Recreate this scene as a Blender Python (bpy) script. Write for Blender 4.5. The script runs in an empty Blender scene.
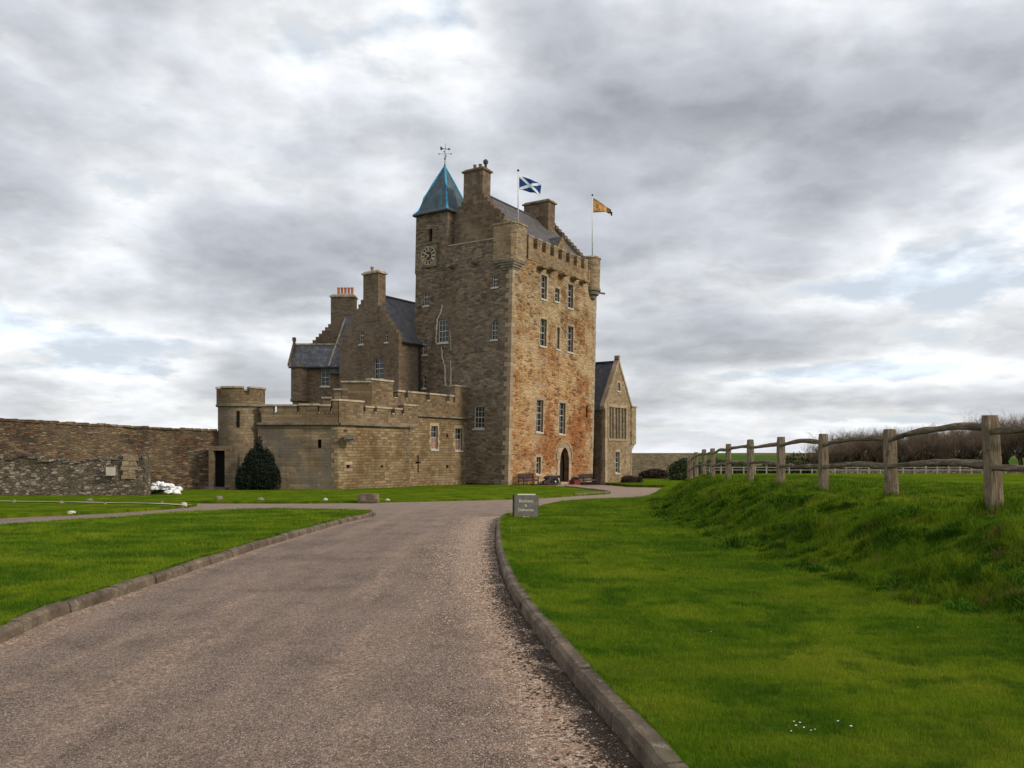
import bpy, bmesh, math, random
import numpy as np
from mathutils import Vector, Matrix, noise as mnoise
from mathutils.geometry import delaunay_2d_cdt
random.seed(7); rng = np.random.default_rng(7)
R = math.radians
S = bpy.context.scene
COL = S.collection

# ------------------------------------------------------------------ camera
EYE = 1.65; FPX = 800.0; HOR = 453.0
cam = bpy.data.cameras.new('camera'); camo = bpy.data.objects.new('camera', cam); COL.objects.link(camo)
camo.location = (0, 0, EYE); camo.rotation_euler = (R(90), 0, 0)
cam.sensor_width = 36; cam.lens = 36 * FPX / 1024; cam.shift_y = (HOR - 384) / 1024
cam.clip_start = .05; cam.clip_end = 6000
S.camera = camo

# ------------------------------------------------------------------ exposure, sun
S.view_settings.view_transform = 'Standard'; S.view_settings.look = 'None'
S.view_settings.exposure = 0.17; S.view_settings.gamma = 1.0; S.view_settings.use_curve_mapping = False
SUN_AZ, SUN_EL = 112.0, 30.0            # azimuth clockwise from +Y (the view direction), elevation
sd = Vector((math.sin(R(SUN_AZ)) * math.cos(R(SUN_EL)), math.cos(R(SUN_AZ)) * math.cos(R(SUN_EL)), math.sin(R(SUN_EL))))
sl = bpy.data.lights.new('sun', 'SUN'); sl.energy = 2.2; sl.angle = R(10); sl.color = (1.0, .9, .76)
so = bpy.data.objects.new('sun', sl); COL.objects.link(so); so.rotation_euler = sd.to_track_quat('Z', 'Y').to_euler()

# ------------------------------------------------------------------ node helper
class NT:
    def __init__(s, tree): s.t = tree; s.n = tree.nodes; s.l = tree.links
    def new(s, typ, **kw):
        n = s.n.new(typ)
        for k, v in kw.items(): setattr(n, k, v)
        return n
    def put(s, sock, v):
        if isinstance(v, bpy.types.NodeSocket): s.l.new(v, sock)
        elif v is not None:
            if sock.type == 'RGBA' and isinstance(v, tuple) and len(v) == 3: v = v + (1,)
            sock.default_value = v
    def m(s, op, a, b=None, c=None, clamp=False):
        n = s.new('ShaderNodeMath', operation=op, use_clamp=clamp)
        s.put(n.inputs[0], a)
        if b is not None: s.put(n.inputs[1], b)
        if c is not None: s.put(n.inputs[2], c)
        return n.outputs[0]
    def vm(s, op, a, b=None):
        n = s.new('ShaderNodeVectorMath', operation=op); s.put(n.inputs[0], a)
        if b is not None: s.put(n.inputs[1], b)
        return n.outputs[0]
    def comb(s, x, y, z):
        n = s.new('ShaderNodeCombineXYZ')
        for i, v in enumerate((x, y, z)): s.put(n.inputs[i], v)
        return n.outputs[0]
    def sep(s, v):
        n = s.new('ShaderNodeSeparateXYZ'); s.put(n.inputs[0], v); return n.outputs
    def noise(s, v, scale, detail=4, rough=.5, dist=0.0, col=False):
        n = s.new('ShaderNodeTexNoise'); s.put(n.inputs['Vector'], v); n.inputs['Scale'].default_value = scale
        n.inputs['Detail'].default_value = detail; n.inputs['Roughness'].default_value = rough; n.inputs['Distortion'].default_value = dist
        return n.outputs['Color'] if col else n.outputs[0]
    def vor(s, v, scale, feature='F1', out='Color', rnd=1.0):
        n = s.new('ShaderNodeTexVoronoi', feature=feature); s.put(n.inputs['Vector'], v); n.inputs['Scale'].default_value = scale
        n.inputs['Randomness'].default_value = rnd
        return n.outputs[out]
    def ramp(s, f, stops, interp='LINEAR'):
        n = s.new('ShaderNodeValToRGB'); n.color_ramp.interpolation = interp; e = n.color_ramp.elements
        while len(e) < len(stops): e.new(.5)
        for i, (p, c) in enumerate(stops):
            e[i].position = p; e[i].color = (c + (1,)) if isinstance(c, tuple) else (c, c, c, 1)
        s.put(n.inputs[0], f); return n.outputs[0]
    def mix(s, f, a, b, mode='MIX'):
        n = s.new('ShaderNodeMix', data_type='RGBA', blend_type=mode)
        s.put(n.inputs[0], f); s.put(n.inputs[6], a); s.put(n.inputs[7], b); return n.outputs[2]
    def mr(s, v, a, b, c=0.0, d=1.0):
        n = s.new('ShaderNodeMapRange', interpolation_type='SMOOTHSTEP')
        for i, q in enumerate((v, a, b, c, d)): s.put(n.inputs[i], q)
        return n.outputs[0]
    def obj(s): return s.new('ShaderNodeTexCoord').outputs['Object']

# ------------------------------------------------------------------ world
W = bpy.data.worlds.new('World'); S.world = W; W.use_nodes = True
w = NT(W.node_tree); w.n.clear()
D = w.new('ShaderNodeTexCoord').outputs['Generated']
sky = w.new('ShaderNodeTexSky', sky_type='NISHITA'); sky.sun_disc = False
sky.sun_elevation = R(SUN_EL); sky.sun_rotation = R(SUN_AZ); sky.air_density = 1.2; sky.dust_density = 1.0
dx, dy, dz = w.sep(D)
zz = w.m('ADD', w.m('MAXIMUM', dz, 0.0), .17)
P = w.comb(w.m('DIVIDE', dx, zz), w.m('DIVIDE', dy, zz), 0.0)
az = w.m('ARCTAN2', dx, dy); el = w.m('ARCSINE', dz)
def blob(px, py, rx, ry, amp):
    a0 = math.atan2((px - 512) / FPX, 1); e0 = math.atan2((HOR - py) / FPX, math.hypot(1, (px - 512) / FPX))
    u = w.m('DIVIDE', w.m('SUBTRACT', az, a0), rx / FPX); v = w.m('DIVIDE', w.m('SUBTRACT', el, e0), ry / FPX)
    r2 = w.m('ADD', w.m('MULTIPLY', u, u), w.m('MULTIPLY', v, v))
    return w.m('MULTIPLY', w.m('EXPONENT', w.m('MULTIPLY', r2, -1.0)), amp)
Qn = w.vm('SCALE', w.vm('SUBTRACT', w.noise(D, 9.0, 3, .6, 0, True), (.5, .5, .5))); Qn.node.inputs[3].default_value = .07
def density(zo):
    q = w.m('ADD', zz, zo); Pq = w.comb(w.m('DIVIDE', dx, q), w.m('DIVIDE', dy, q), 0.0)
    a = w.noise(w.vm('ADD', Pq, (23.1, 7.7, 0)), 1.15, 7, .56); b_ = w.noise(w.vm('ADD', Pq, (3.4, 31.7, 0)), 3.3, 5, .6)
    c_ = w.noise(w.vm('ADD', w.vm('MULTIPLY', w.comb(dx, dy, w.m('ADD', dz, zo)), (1.0, 1.0, 2.0)), (4.4, 1.2, 9.0)), 4.6, 7, .58)
    base_ = w.m('ADD', w.m('ADD', w.m('MULTIPLY', w.m('SUBTRACT', a, .5), 1.0), w.m('MULTIPLY', w.m('SUBTRACT', b_, .5), .30)), w.m('MULTIPLY', w.m('SUBTRACT', c_, .5), .62))
    Q = w.vm('MULTIPLY', w.comb(dx, dy, w.m('ADD', dz, zo)), (1.0, 1.0, 2.3)); Q = w.vm('ADD', Q, Qn)
    for sc_, am in ((7.0, .24), (17.0, .11)):
        v_ = w.new('ShaderNodeTexVoronoi', feature='F1'); w.put(v_.inputs['Vector'], Q); v_.inputs['Scale'].default_value = sc_
        base_ = w.m('ADD', base_, w.m('MULTIPLY', w.m('SUBTRACT', .47, v_.outputs['Distance']), am))
    return base_
d0 = density(0.0); d1_ = density(.022)
shade = w.m('ADD', w.m('MULTIPLY', d0, .92), .565)
for b in [(730, 165, 230, 62, .20), (620, 95, 150, 50, .10), (900, 70, 170, 80, .13), (470, 110, 60, 50, -.10), (1010, 345, 120, 22, .18), (880, 130, 140, 60, .06),
          (650, 325, 110, 34, .12), (970, 235, 110, 40, -.26), (850, 285, 100, 22, -.18), (700, 262, 80, 20, -.12), (1010, 160, 60, 60, -.06), (20, 335, 90, 20, -.20),
          (120, 215, 160, 50, .12), (330, 255, 140, 30, .13), (150, 300, 170, 18, .10), (420, 70, 60, 60, -.03), (230, 70, 200, 90, .09), (20, 60, 120, 60, .03),
          (300, 185, 120, 22, -.14), (600, 225, 60, 26, -.12), (200, 385, 160, 14, .08), (850, 372, 120, 10, -.34), (960, 285, 130, 16, -.10), (930, 405, 160, 10, .14), (700, 365, 120, 14, .08), (60, 370, 90, 8, -.12), (540, 20, 80, 30, .06), (240, 345, 130, 10, -.08), (330, 20, 60, 20, -.06), (640, 400, 200, 12, .10)]:
    shade = w.m('ADD', shade, blob(*b))
cloud = w.ramp(shade, [(.34, (.70, .775, .87)), (.41, (.80, .845, .90)), (.46, (.875, .885, .90)), (.55, (.71, .73, .765)), (.66, (.53, .55, .59)), (.82, (.41, .425, .465)), (1, (.36, .375, .41))])
lit = w.m('MULTIPLY', w.m('SUBTRACT', d0, d1_), 1.9); lit = w.m('MINIMUM', w.m('MAXIMUM', lit, -.17), .17)
cloud = w.vm('SCALE', cloud); w.put(cloud.node.inputs[3], w.m('ADD', 1.0, lit))
hz = w.mr(dz, .0, .06, .35, 0); cloud = w.mix(hz, cloud, (.66, .71, .78))
bg1 = w.new('ShaderNodeBackground'); w.put(bg1.inputs[0], sky.outputs[0]); bg1.inputs[1].default_value = .12
bg2 = w.new('ShaderNodeBackground'); w.put(bg2.inputs[0], cloud); bg2.inputs[1].default_value = 1.0
mx = w.new('ShaderNodeMixShader'); mx.inputs[0].default_value = .93
w.l.new(bg1.outputs[0], mx.inputs[1]); w.l.new(bg2.outputs[0], mx.inputs[2])
wo = w.new('ShaderNodeOutputWorld'); w.l.new(mx.outputs[0], wo.inputs[0])

# ------------------------------------------------------------------ materials
def material(name):
    m = bpy.data.materials.new(name); m.use_nodes = True; t = NT(m.node_tree); t.n.clear()
    b = t.new('ShaderNodeBsdfPrincipled'); o = t.new('ShaderNodeOutputMaterial'); t.l.new(b.outputs[0], o.inputs[0])
    b.inputs['Roughness'].default_value = .9; b.inputs['Specular IOR Level'].default_value = .25
    return m, t, b
def bump(t, b, h, strength, dist=.05):
    n = t.new('ShaderNodeBump'); n.inputs['Strength'].default_value = strength; n.inputs['Distance'].default_value = dist
    t.put(n.inputs['Height'], h); t.l.new(n.outputs[0], b.inputs['Normal'])
def simple(name, col, rough=.8, var=.25, scale=3., metal=0., spec=.25, bm=.3):
    m, t, b = material(name); c = t.obj()
    n = t.noise(c, scale, 6, .6)
    k = t.mr(n, .3, .7, 1 - var, 1 + var)
    cc = t.vm('SCALE', t.comb(*col)); t.put(cc.node.inputs[3], k)
    t.put(b.inputs['Base Color'], cc); b.inputs['Roughness'].default_value = rough; b.inputs['Metallic'].default_value = metal
    b.inputs['Specular IOR Level'].default_value = spec
    if bm: bump(t, b, t.noise(c, scale * 8, 4, .6), bm, .02)
    return m
def rubble(name, stones, mortar, sz=(.38, .2), mort=.06, stain=(.6, .5, .4), stain_amt=.5, patch=None, seed=0, bm=.6, coursed=False, lichen=None, zband=None, zlow=None):
    m, t, b = material(name); c = t.vm('ADD', t.obj(), (seed * 3.7, seed * 1.9, seed * .11))
    x, y, z = t.sep(c)
    if coursed:
        u = t.m('ADD', x, y); wv = t.comb(u, z, 0.0)
        wv = t.vm('ADD', wv, t.vm('MULTIPLY', t.vm('SUBTRACT', t.noise(c, 2.6, 4, .55, 0, True), (.5, .5, .5)), (.2, .12, 0)))
        bx, by, _ = t.sep(wv)
        row = t.m('FLOOR', t.m('DIVIDE', by, sz[1]))
        rr = t.new('ShaderNodeTexWhiteNoise', noise_dimensions='1D'); t.put(rr.inputs['W'], row)
        wsc = t.m('MULTIPLY', t.m('ADD', t.m('MULTIPLY', rr.outputs[0], .9), .6), sz[0])
        cu = t.m('ADD', t.m('DIVIDE', bx, wsc), t.m('MULTIPLY', rr.outputs[0], 17.3))
        colid = t.m('FLOOR', cu)
        wn = t.new('ShaderNodeTexWhiteNoise', noise_dimensions='2D'); t.put(wn.inputs['Vector'], t.comb(row, colid, 0.0))
        cid = wn.outputs[0]
        fu = t.m('MULTIPLY', t.m('PINGPONG', cu, .5), wsc); fv = t.m('MULTIPLY', t.m('PINGPONG', t.m('DIVIDE', by, sz[1]), .5), sz[1])
        edge = t.m('MINIMUM', fu, fv); mask = t.mr(edge, .0, mort * .45, 1, 0)
    else:
        v = t.vm('DIVIDE', c, (sz[0], sz[0], sz[1]))
        v = t.vm('ADD', v, t.vm('SCALE', t.vm('SUBTRACT', t.noise(c, 2.5, 2, .5, 0, True), (.5, .5, .5))))
        t.put(v.node.inputs[1].links[0].from_node.inputs[3], .8)
        cid = t.sep(t.vor(v, 1.0))[0]
        edge = t.vor(v, 1.0, 'DISTANCE_TO_EDGE', 'Distance'); mask = t.mr(edge, mort * .6, mort * 2.2, 1, 0)
    n = len(stones)
    base = t.ramp(cid, [(i / n, s) for i, s in enumerate(stones)], 'CONSTANT')
    big = t.noise(c, .22, 5, .6, .3); mid = t.noise(c, 1.4, 5, .6); fine = t.noise(c, 9, 5, .65)
    base = t.mix(t.mr(fine, .25, .75, 0, .5), base, t.mix(1.0, base, (.45, .42, .38), 'MULTIPLY'))
    mcol = t.mix(t.mr(mid, .4, .6), mortar, tuple(q * .7 for q in mortar))
    mk = t.m('MULTIPLY', mask, t.mr(t.noise(c, .6, 3, .6), .35, .6, .45, 1.0))
    base = t.mix(mk, base, mcol)
    base = t.mix(t.m('MULTIPLY', t.mr(big, .42, .62), stain_amt), base, t.mix(1.0, base, stain, 'MULTIPLY'))
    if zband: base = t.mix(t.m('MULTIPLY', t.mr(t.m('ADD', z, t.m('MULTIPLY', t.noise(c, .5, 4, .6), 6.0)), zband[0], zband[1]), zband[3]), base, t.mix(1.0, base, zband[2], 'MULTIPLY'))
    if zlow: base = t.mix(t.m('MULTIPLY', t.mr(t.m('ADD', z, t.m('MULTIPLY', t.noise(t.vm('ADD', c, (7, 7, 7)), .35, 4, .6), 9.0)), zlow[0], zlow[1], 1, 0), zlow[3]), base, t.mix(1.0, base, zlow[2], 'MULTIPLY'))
    # vertical run-off streaks
    st = t.noise(t.vm('MULTIPLY', c, (1.3, 1.3, .12)), 1.0, 5, .65)
    base = t.mix(t.mr(st, .52, .72, 0, .45), base, t.mix(1.0, base, (.55, .52, .47), 'MULTIPLY'))
    if patch: base = t.mix(t.m('MULTIPLY', t.mr(t.noise(t.vm('ADD', c, (9, 4, 2)), .33, 5, .65), .48, .62), patch[1]), base, patch[0])
    if lichen: base = t.mix(t.m('MULTIPLY', t.mr(t.noise(t.vm('ADD', c, (1, 14, 5)), 1.1, 6, .7), .56, .66), lichen[1]), base, lichen[0])
    t.put(b.inputs['Base Color'], base)
    h = t.m('ADD', t.m('MULTIPLY', mask, -1.0), t.m('ADD', t.m('MULTIPLY', cid, .5), t.m('MULTIPLY', fine, .8)))
    bump(t, b, h, bm, .05)
    return m

M = {}
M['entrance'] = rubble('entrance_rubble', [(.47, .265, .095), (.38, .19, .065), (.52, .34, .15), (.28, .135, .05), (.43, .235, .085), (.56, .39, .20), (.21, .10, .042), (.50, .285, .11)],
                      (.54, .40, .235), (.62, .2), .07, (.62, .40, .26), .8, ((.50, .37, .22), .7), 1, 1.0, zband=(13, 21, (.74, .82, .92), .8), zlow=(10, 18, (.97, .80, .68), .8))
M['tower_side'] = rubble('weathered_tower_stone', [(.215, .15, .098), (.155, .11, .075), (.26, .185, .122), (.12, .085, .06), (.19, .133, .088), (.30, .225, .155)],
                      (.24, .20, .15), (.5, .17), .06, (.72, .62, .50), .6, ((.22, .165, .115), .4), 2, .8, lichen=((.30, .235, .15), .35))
M['parapet'] = rubble('parapet_stone', [(.36, .25, .145), (.29, .195, .11), (.41, .295, .175), (.23, .155, .09), (.37, .23, .11)],
                      (.33, .27, .19), (.42, .19), .06, (.62, .55, .42), .6, None, 3, .6)
M['quoin'] = rubble('dressed_stone', [(.44, .34, .23), (.38, .29, .19), (.48, .38, .26), (.35, .26, .17)], (.36, .29, .21), (.7, .36), .03, (.7, .6, .5), .4, None, 4, .3, True)
M['house'] = rubble('house_stone', [(.215, .15, .097), (.165, .116, .078), (.25, .18, .115), (.135, .096, .067), (.19, .132, .085)],
                      (.22, .17, .12), (.45, .17), .06, (.7, .6, .5), .55, ((.205, .155, .105), .5), 5, .5)
M['chimney'] = rubble('chimney_stone', [(.23, .17, .115), (.19, .14, .10), (.27, .20, .13), (.16, .12, .085)], (.21, .17, .13), (.5, .24), .04, (.6, .5, .38), .6, None, 6, .5, True)
M['curtain'] = rubble('curtain_ashlar', [(.325, .235, .13), (.275, .195, .11), (.37, .27, .155), (.23, .165, .095), (.305, .215, .115), (.41, .305, .18)],
                      (.25, .19, .12), (.42, .2), .035, (.58, .50, .40), .8, ((.24, .175, .105), .5), 7, .9, True, lichen=((.17, .135, .09), .6))
M['curtain_grey'] = rubble('blackened_ashlar', [(.30, .225, .14), (.26, .195, .12), (.34, .26, .165), (.22, .165, .11), (.28, .21, .13)],
                      (.21, .165, .115), (.42, .2), .035, (.45, .42, .38), .7, ((.13, .115, .092), .8), 8, .6, True)
M['battlement'] = rubble('battlement_ashlar', [(.275, .20, .122), (.225, .163, .10), (.32, .235, .145), (.18, .132, .083), (.255, .183, .108)],
                      (.23, .175, .115), (.4, .19), .035, (.6, .55, .45), .6, None, 9, .6, True)
M['coping'] = simple('coping_stone', (.37, .305, .225), .9, .35, 2.5)
M['string'] = simple('string_course', (.17, .14, .105), .95, .35, 2.0)
M['gardenwall'] = rubble('garden_wall_rubble', [(.20, .122, .072), (.135, .085, .056), (.25, .16, .088), (.10, .07, .05), (.22, .105, .058), (.31, .225, .135), (.08, .058, .042)],
                      (.15, .115, .08), (.34, .12), .05, (.55, .5, .42), .6, ((.34, .25, .15), .28), 10, 1.0, lichen=((.13, .13, .07), .5))
M['ruin'] = rubble('ruined_wall_rubble', [(.25, .195, .14), (.185, .148, .11), (.31, .245, .17), (.13, .105, .08), (.46, .39, .30), (.20, .15, .105)],
                      (.13, .105, .078), (.27, .12), .05, (.5, .48, .42), .6, None, 11, 1.0, lichen=((.12, .13, .06), .6))
M['farwall'] = rubble('far_wall_rubble', [(.34, .27, .17), (.28, .22, .14), (.38, .30, .20), (.24, .19, .125)], (.3, .25, .18), (.45, .2), .05, (.7, .6, .5), .5, None, 12, .6)
M['hall'] = rubble('hall_stone', [(.33, .235, .13), (.27, .19, .105), (.38, .28, .165), (.22, .155, .088), (.31, .22, .12)], (.35, .27, .18), (.45, .24), .06, (.75, .68, .56), .5, None, 13, .5)
M['white'] = simple('white_paint', (.47, .44, .39), .5, .08, 2., spec=.4, bm=0)
M['glass'], t, b = material('window_glass'); t.put(b.inputs['Base Color'], t.ramp(t.noise(t.obj(), 1.1, 2, .5), [(.35, (.006, .007, .008)), (.7, (.03, .033, .036))]))
b.inputs['Roughness'].default_value = .12; b.inputs['Specular IOR Level'].default_value = .5
M['dark'] = simple('dark_interior', (.008, .007, .006), 1., .1, 1., bm=0)
M['reddoor'] = simple('curtain_lining', (.32, .17, .11), .9, .2, 2., bm=0)
def slate(name, seed, tint=(1, 1, 1), lich=.5):
    m, t, b = material(name); c = t.vm('ADD', t.obj(), (seed, seed * 2, 0)); x, y, z = t.sep(c)
    br = t.new('ShaderNodeTexBrick'); t.put(br.inputs['Vector'], t.comb(t.m('ADD', x, y), t.m('MULTIPLY', z, 1.0), 0.0))
    br.inputs['Scale'].default_value = 1; br.inputs['Brick Width'].default_value = .32; br.inputs['Row Height'].default_value = .2
    br.inputs['Mortar Size'].default_value = .012; br.inputs['Bias'].default_value = 0
    br.inputs['Color1'].default_value = (.085 * tint[0], .08 * tint[1], .085 * tint[2], 1); br.inputs['Color2'].default_value = (.14 * tint[0], .13 * tint[1], .13 * tint[2], 1)
    br.inputs['Mortar'].default_value = (.035, .033, .033, 1)
    n = t.noise(c, 1.7, 6, .7)
    col = t.mix(t.m('MULTIPLY', t.mr(n, .5, .62), lich), br.outputs[0], (.21, .195, .155))
    col = t.mix(t.mr(t.noise(c, .5, 4, .6), .45, .65, 0, .5), col, (.075, .065, .055))
    t.put(b.inputs['Base Color'], col); b.inputs['Roughness'].default_value = .65
    bump(t, b, t.m('ADD', br.outputs[1], t.noise(c, 8, 3)), .5, .03); return m
M['slate'] = slate('tower_slate', 1, (.72, .68, .66), .4); M['slate2'] = slate('house_slate', 4, (.8, .85, 1.), .35); M['slate3'] = slate('wing_slate', 7, (.9, 1., 1.15), .75)
m, t, b = material('verdigris_slate'); c = t.obj()
wv = t.noise(t.vm('MULTIPLY', c, (2, 2, .7)), 1.2, 6, .7)
t.put(b.inputs['Base Color'], t.ramp(wv, [(.32, (.05, .058, .065)), (.50, (.07, .09, .10)), (.62, (.05, .14, .19)), (.80, (.035, .22, .33))])); b.inputs['Roughness'].default_value = .6
bump(t, b, t.noise(c, 7, 4, .6), .5, .04); M['spire'] = m
M['verdigris'] = simple('copper_verdigris', (.045, .30, .47), .55, .3, 3.)
M['lead'] = simple('dark_lead', (.06, .06, .065), .6, .2, 2.)
M['gold'] = simple('gilding', (.62, .47, .26), .5, .2, 3., bm=0)
M['terracotta'] = simple('terracotta', (.52, .20, .09), .8, .25, 3.)
M['buffpot'] = simple('buff_clay', (.30, .17, .10), .8, .25, 3.)
M['iron'] = simple('black_iron', (.02, .02, .022), .55, .2, 5.)
M['polewhite'] = simple('pole_paint', (.62, .62, .62), .5, .1, 2., bm=0)
M['benchwood'] = simple('dark_bench_timber', (.055, .038, .035), .7, .3, 6.)
M['redpaint'] = simple('maroon_planter', (.13, .025, .02), .7, .3, 6.)
M['oak'] = simple('old_oak_door', (.022, .015, .010), .8, .3, 4.)
M['rock'] = simple('field_stone', (.20, .17, .13), .95, .4, 5., bm=.8)
M['rockwhite'] = simple('whitewashed_stone', (.50, .47, .40), .9, .15, 5., bm=.6)
M['sack'] = simple('white_plastic_sack', (.82, .82, .82), .45, .06, 6., bm=.5)
M['board'] = simple('notice_panel', (.56, .49, .40), .7, .12, 4., bm=0)
M['signslate'] = simple('grey_sign_face', (.17, .152, .125), .6, .18, 7., bm=.1)
M['signtext'] = simple('cream_lettering', (.60, .57, .47), .7, .05, 3., bm=0)
M['signwood'] = simple('sign_timber', (.03, .022, .016), .8, .3, 6.)
M['cream'] = simple('cream_paper', (.74, .74, .58), .7, .05, 3., bm=0)
M['litter'] = simple('dead_leaf_litter', (.045, .03, .02), .95, .4, 9.)
M['daisy'] = simple('white_petals', (.75, .76, .72), .8, .05, 3., bm=0)
def wood():
    m, t, b = material('weathered_fence_timber'); c = t.obj()
    g = t.noise(t.vm('MULTIPLY', c, (14, 14, 1.6)), 2.2, 6, .65, .6); k = t.noise(c, 2.4, 5, .6)
    col = t.ramp(g, [(.3, (.07, .049, .031)), (.5, (.185, .138, .088)), (.72, (.34, .27, .185))])
    col = t.mix(t.mr(k, .5, .68, 0, .6), col, (.12, .105, .06))
    col = t.mix(t.mr(t.noise(t.vm('ADD', c, (5, 5, 5)), 5, 5, .7), .57, .66, 0, .6), col, (.05, .035, .025))
    t.put(b.inputs['Base Color'], col); bump(t, b, g, .9, .03); return m
M['wood'] = wood()
def railwood():
    m, t, b = material('weathered_rail_timber'); c = t.obj()
    g = t.noise(t.vm('MULTIPLY', c, (12, 1.4, 12)), 2.4, 6, .65, .6)
    col = t.ramp(g, [(.3, (.05, .036, .024)), (.5, (.145, .108, .07)), (.72, (.31, .25, .175))])
    col = t.mix(t.mr(t.noise(c, 1.1, 5, .6), .52, .66, 0, .75), col, (.055, .042, .03))
    t.put(b.inputs['Base Color'], col); bump(t, b, g, .9, .03); return m
M['rail'] = railwood()
M['greyrail'] = simple('pale_rail_timber', (.30, .27, .22), .9, .3, 3.)
M['bark'] = simple('bare_bark', (.05, .036, .025), .95, .3, 1.5)
M['twig'] = simple('bare_twigs', (.165, .115, .078), .95, .35, .35, bm=0)
def leafmat(name, c1, c2, sc=2.2):
    m, t, b = material(name); c = t.obj()
    t.put(b.inputs['Base Color'], t.ramp(t.noise(c, sc, 5, .65), [(.3, c1), (.7, c2)])); b.inputs['Roughness'].default_value = .75; return m
M['yew'] = leafmat('dark_conifer_foliage', (.006, .011, .006), (.016, .026, .012))
M['hedge'] = leafmat('hedge_foliage', (.018, .024, .010), (.06, .062, .026), .5)
M['heather'] = leafmat('brown_shrub_foliage', (.03, .018, .012), (.085, .05, .03))
M['shrub'] = leafmat('green_shrub_foliage', (.018, .032, .010), (.05, .075, .018))

def grassmat(name, near=True, hue=0.0, rough_tuft=0.0):
    m, t, b = material(name); g_ = t.new('ShaderNodeNewGeometry'); c = g_.outputs['Position']
    x, y, z = t.sep(c); f = t.comb(x, y, 0.0)
    a = t.noise(f, .55, 6, .62, .5); bb = t.noise(t.vm('ADD', f, (17, 3, 0)), 1.7, 6, .62, .3); d = t.noise(f, 8, 5, .65)
    col = t.ramp(a, [(.32, (.058, .130, .009)), (.45, (.102, .188, .011)), (.55, (.165, .248, .014)), (.68, (.245, .295, .024))])
    col = t.mix(t.mr(bb, .47, .60, 0, .75), col, (.046, .118, .010))
    col = t.mix(t.mr(d, .48, .68, 0, .5), col, (.185, .265, .024))
    col = t.mix(t.mr(t.noise(t.vm('MULTIPLY', f, (.35, 1.5, 0)), .9, 4, .6), .50, .62, 0, .5), col, (.20, .265, .020))
    col = t.mix(t.mr(t.noise(t.vm('ADD', f, (4, 40, 0)), 3.2, 5, .7), .60, .70, 0, .55), col, (.20, .165, .05))
    if rough_tuft:
        col = t.mix(t.mr(t.noise(t.vm('ADD', f, (40, 4, 0)), 1.6, 6, .7), .49, .58, 0, .85 * rough_tuft), col, (.030, .082, .006))
        col = t.mix(t.mr(t.noise(t.vm('ADD', f, (60, 4, 0)), 2.3, 6, .7), .56, .64, 0, .75 * rough_tuft), col, (.21, .155, .05))
    if near: col = t.mix(1.0, col, (.66, .62, .55), 'MULTIPLY')  # ground sheets toned down: paints in the self-shadow found among the blades
    t.put(b.inputs['Base Color'], col); b.inputs['Roughness'].default_value = 1.; b.inputs['Specular IOR Level'].default_value = 0
    if near: bump(t, b, t.m('ADD', t.noise(f, 24, 5, .7), t.m('MULTIPLY', t.noise(f, 4, 4, .6), 1.6)), .9, .05)
    else:
        nn = t.vm('NORMALIZE', t.vm('ADD', t.vm('MULTIPLY', g_.outputs['Normal'], (.45, .45, .45)), (0, 0, .8))); t.l.new(nn, b.inputs['Normal'])
        tr = t.new('ShaderNodeBsdfTranslucent'); t.put(tr.inputs[0], col); ms = t.new('ShaderNodeMixShader'); ms.inputs[0].default_value = .3; o_ = [n for n in t.n if n.type == 'OUTPUT_MATERIAL'][0]; t.l.new(b.outputs[0], ms.inputs[1]); t.l.new(tr.outputs[0], ms.inputs[2]); t.l.new(ms.outputs[0], o_.inputs[0])
    return m
M['grass'] = grassmat('mown_grass'); M['tuft'] = grassmat('rough_grass', True, 0, 1.0); M['blade'] = grassmat('grass_blades', False); M['blade2'] = grassmat('rough_grass_blades', False, 0, 1.0); M['weed'] = simple('dark_bank_weeds', (.060, .130, .012), 1., .5, 1.5, spec=0., bm=0)
m, t, b = material('far_fields'); c = t.obj(); x, y, z = t.sep(c)
f = t.mr(y, 150, 420, 0, 1)
col = t.mix(t.mr(t.noise(c, .006, 3, .5), .45, .5), (.055, .10, .018), (.12, .115, .045)); col = t.mix(t.mr(y, 110, 170), (.055, .095, .008), col)
t.put(b.inputs['Base Color'], col); b.inputs['Specular IOR Level'].default_value = 0; M['far'] = m

m, t, b = material('driveway_tar_and_chips'); c = t.new('ShaderNodeNewGeometry').outputs['Position']
at = t.new('ShaderNodeAttribute', attribute_name='edge'); e = t.sep(at.outputs['Color'])
x, y, z = t.sep(c); f = t.comb(x, y, 0.0)
chip = t.sep(t.vor(f, 125)); chip2 = t.sep(t.vor(f, 48))
base = t.ramp(chip[0], [(0, (.058, .040, .031)), (.3, (.125, .089, .069)), (.6, (.20, .143, .112)), (.85, (.29, .21, .165)), (1, (.46, .37, .30))])
base = t.mix(t.mr(t.noise(f, .9, 6, .65), .44, .62, 0, .75), base, t.mix(1.0, base, (.66, .64, .62), 'MULTIPLY'))
loose = t.ramp(chip2[1], [(0, (.10, .068, .045)), (.25, (.24, .155, .105)), (.55, (.34, .225, .155)), (.8, (.44, .31, .22)), (1, (.58, .46, .36))])
tracks = t.m('ADD', t.noise(t.vm('MULTIPLY', f, (2.4, .22, 0)), 1.0, 5, .6), t.m('MULTIPLY', t.noise(f, 4.5, 5, .7), .5))
worn = t.m('MULTIPLY', t.mr(tracks, .66, .92), .35)
bands = t.ramp(t.m('ADD', e[2], t.m('MULTIPLY', t.m('SUBTRACT', t.noise(f, .8, 4, .6), .5), .09)), [(0, 0.0), (.20, 0.0), (.27, .55), (.33, .1), (.42, .0), (.50, .45), (.56, .05), (.66, 0.0), (.72, .35), (.80, .05), (1, 0.0)])
worn = t.m('ADD', worn, t.m('MULTIPLY', bands, t.mr(t.noise(t.vm('MULTIPLY', f, (1, .35, 0)), 1.6, 6, .7), .40, .62, 0, .8)))
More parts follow.
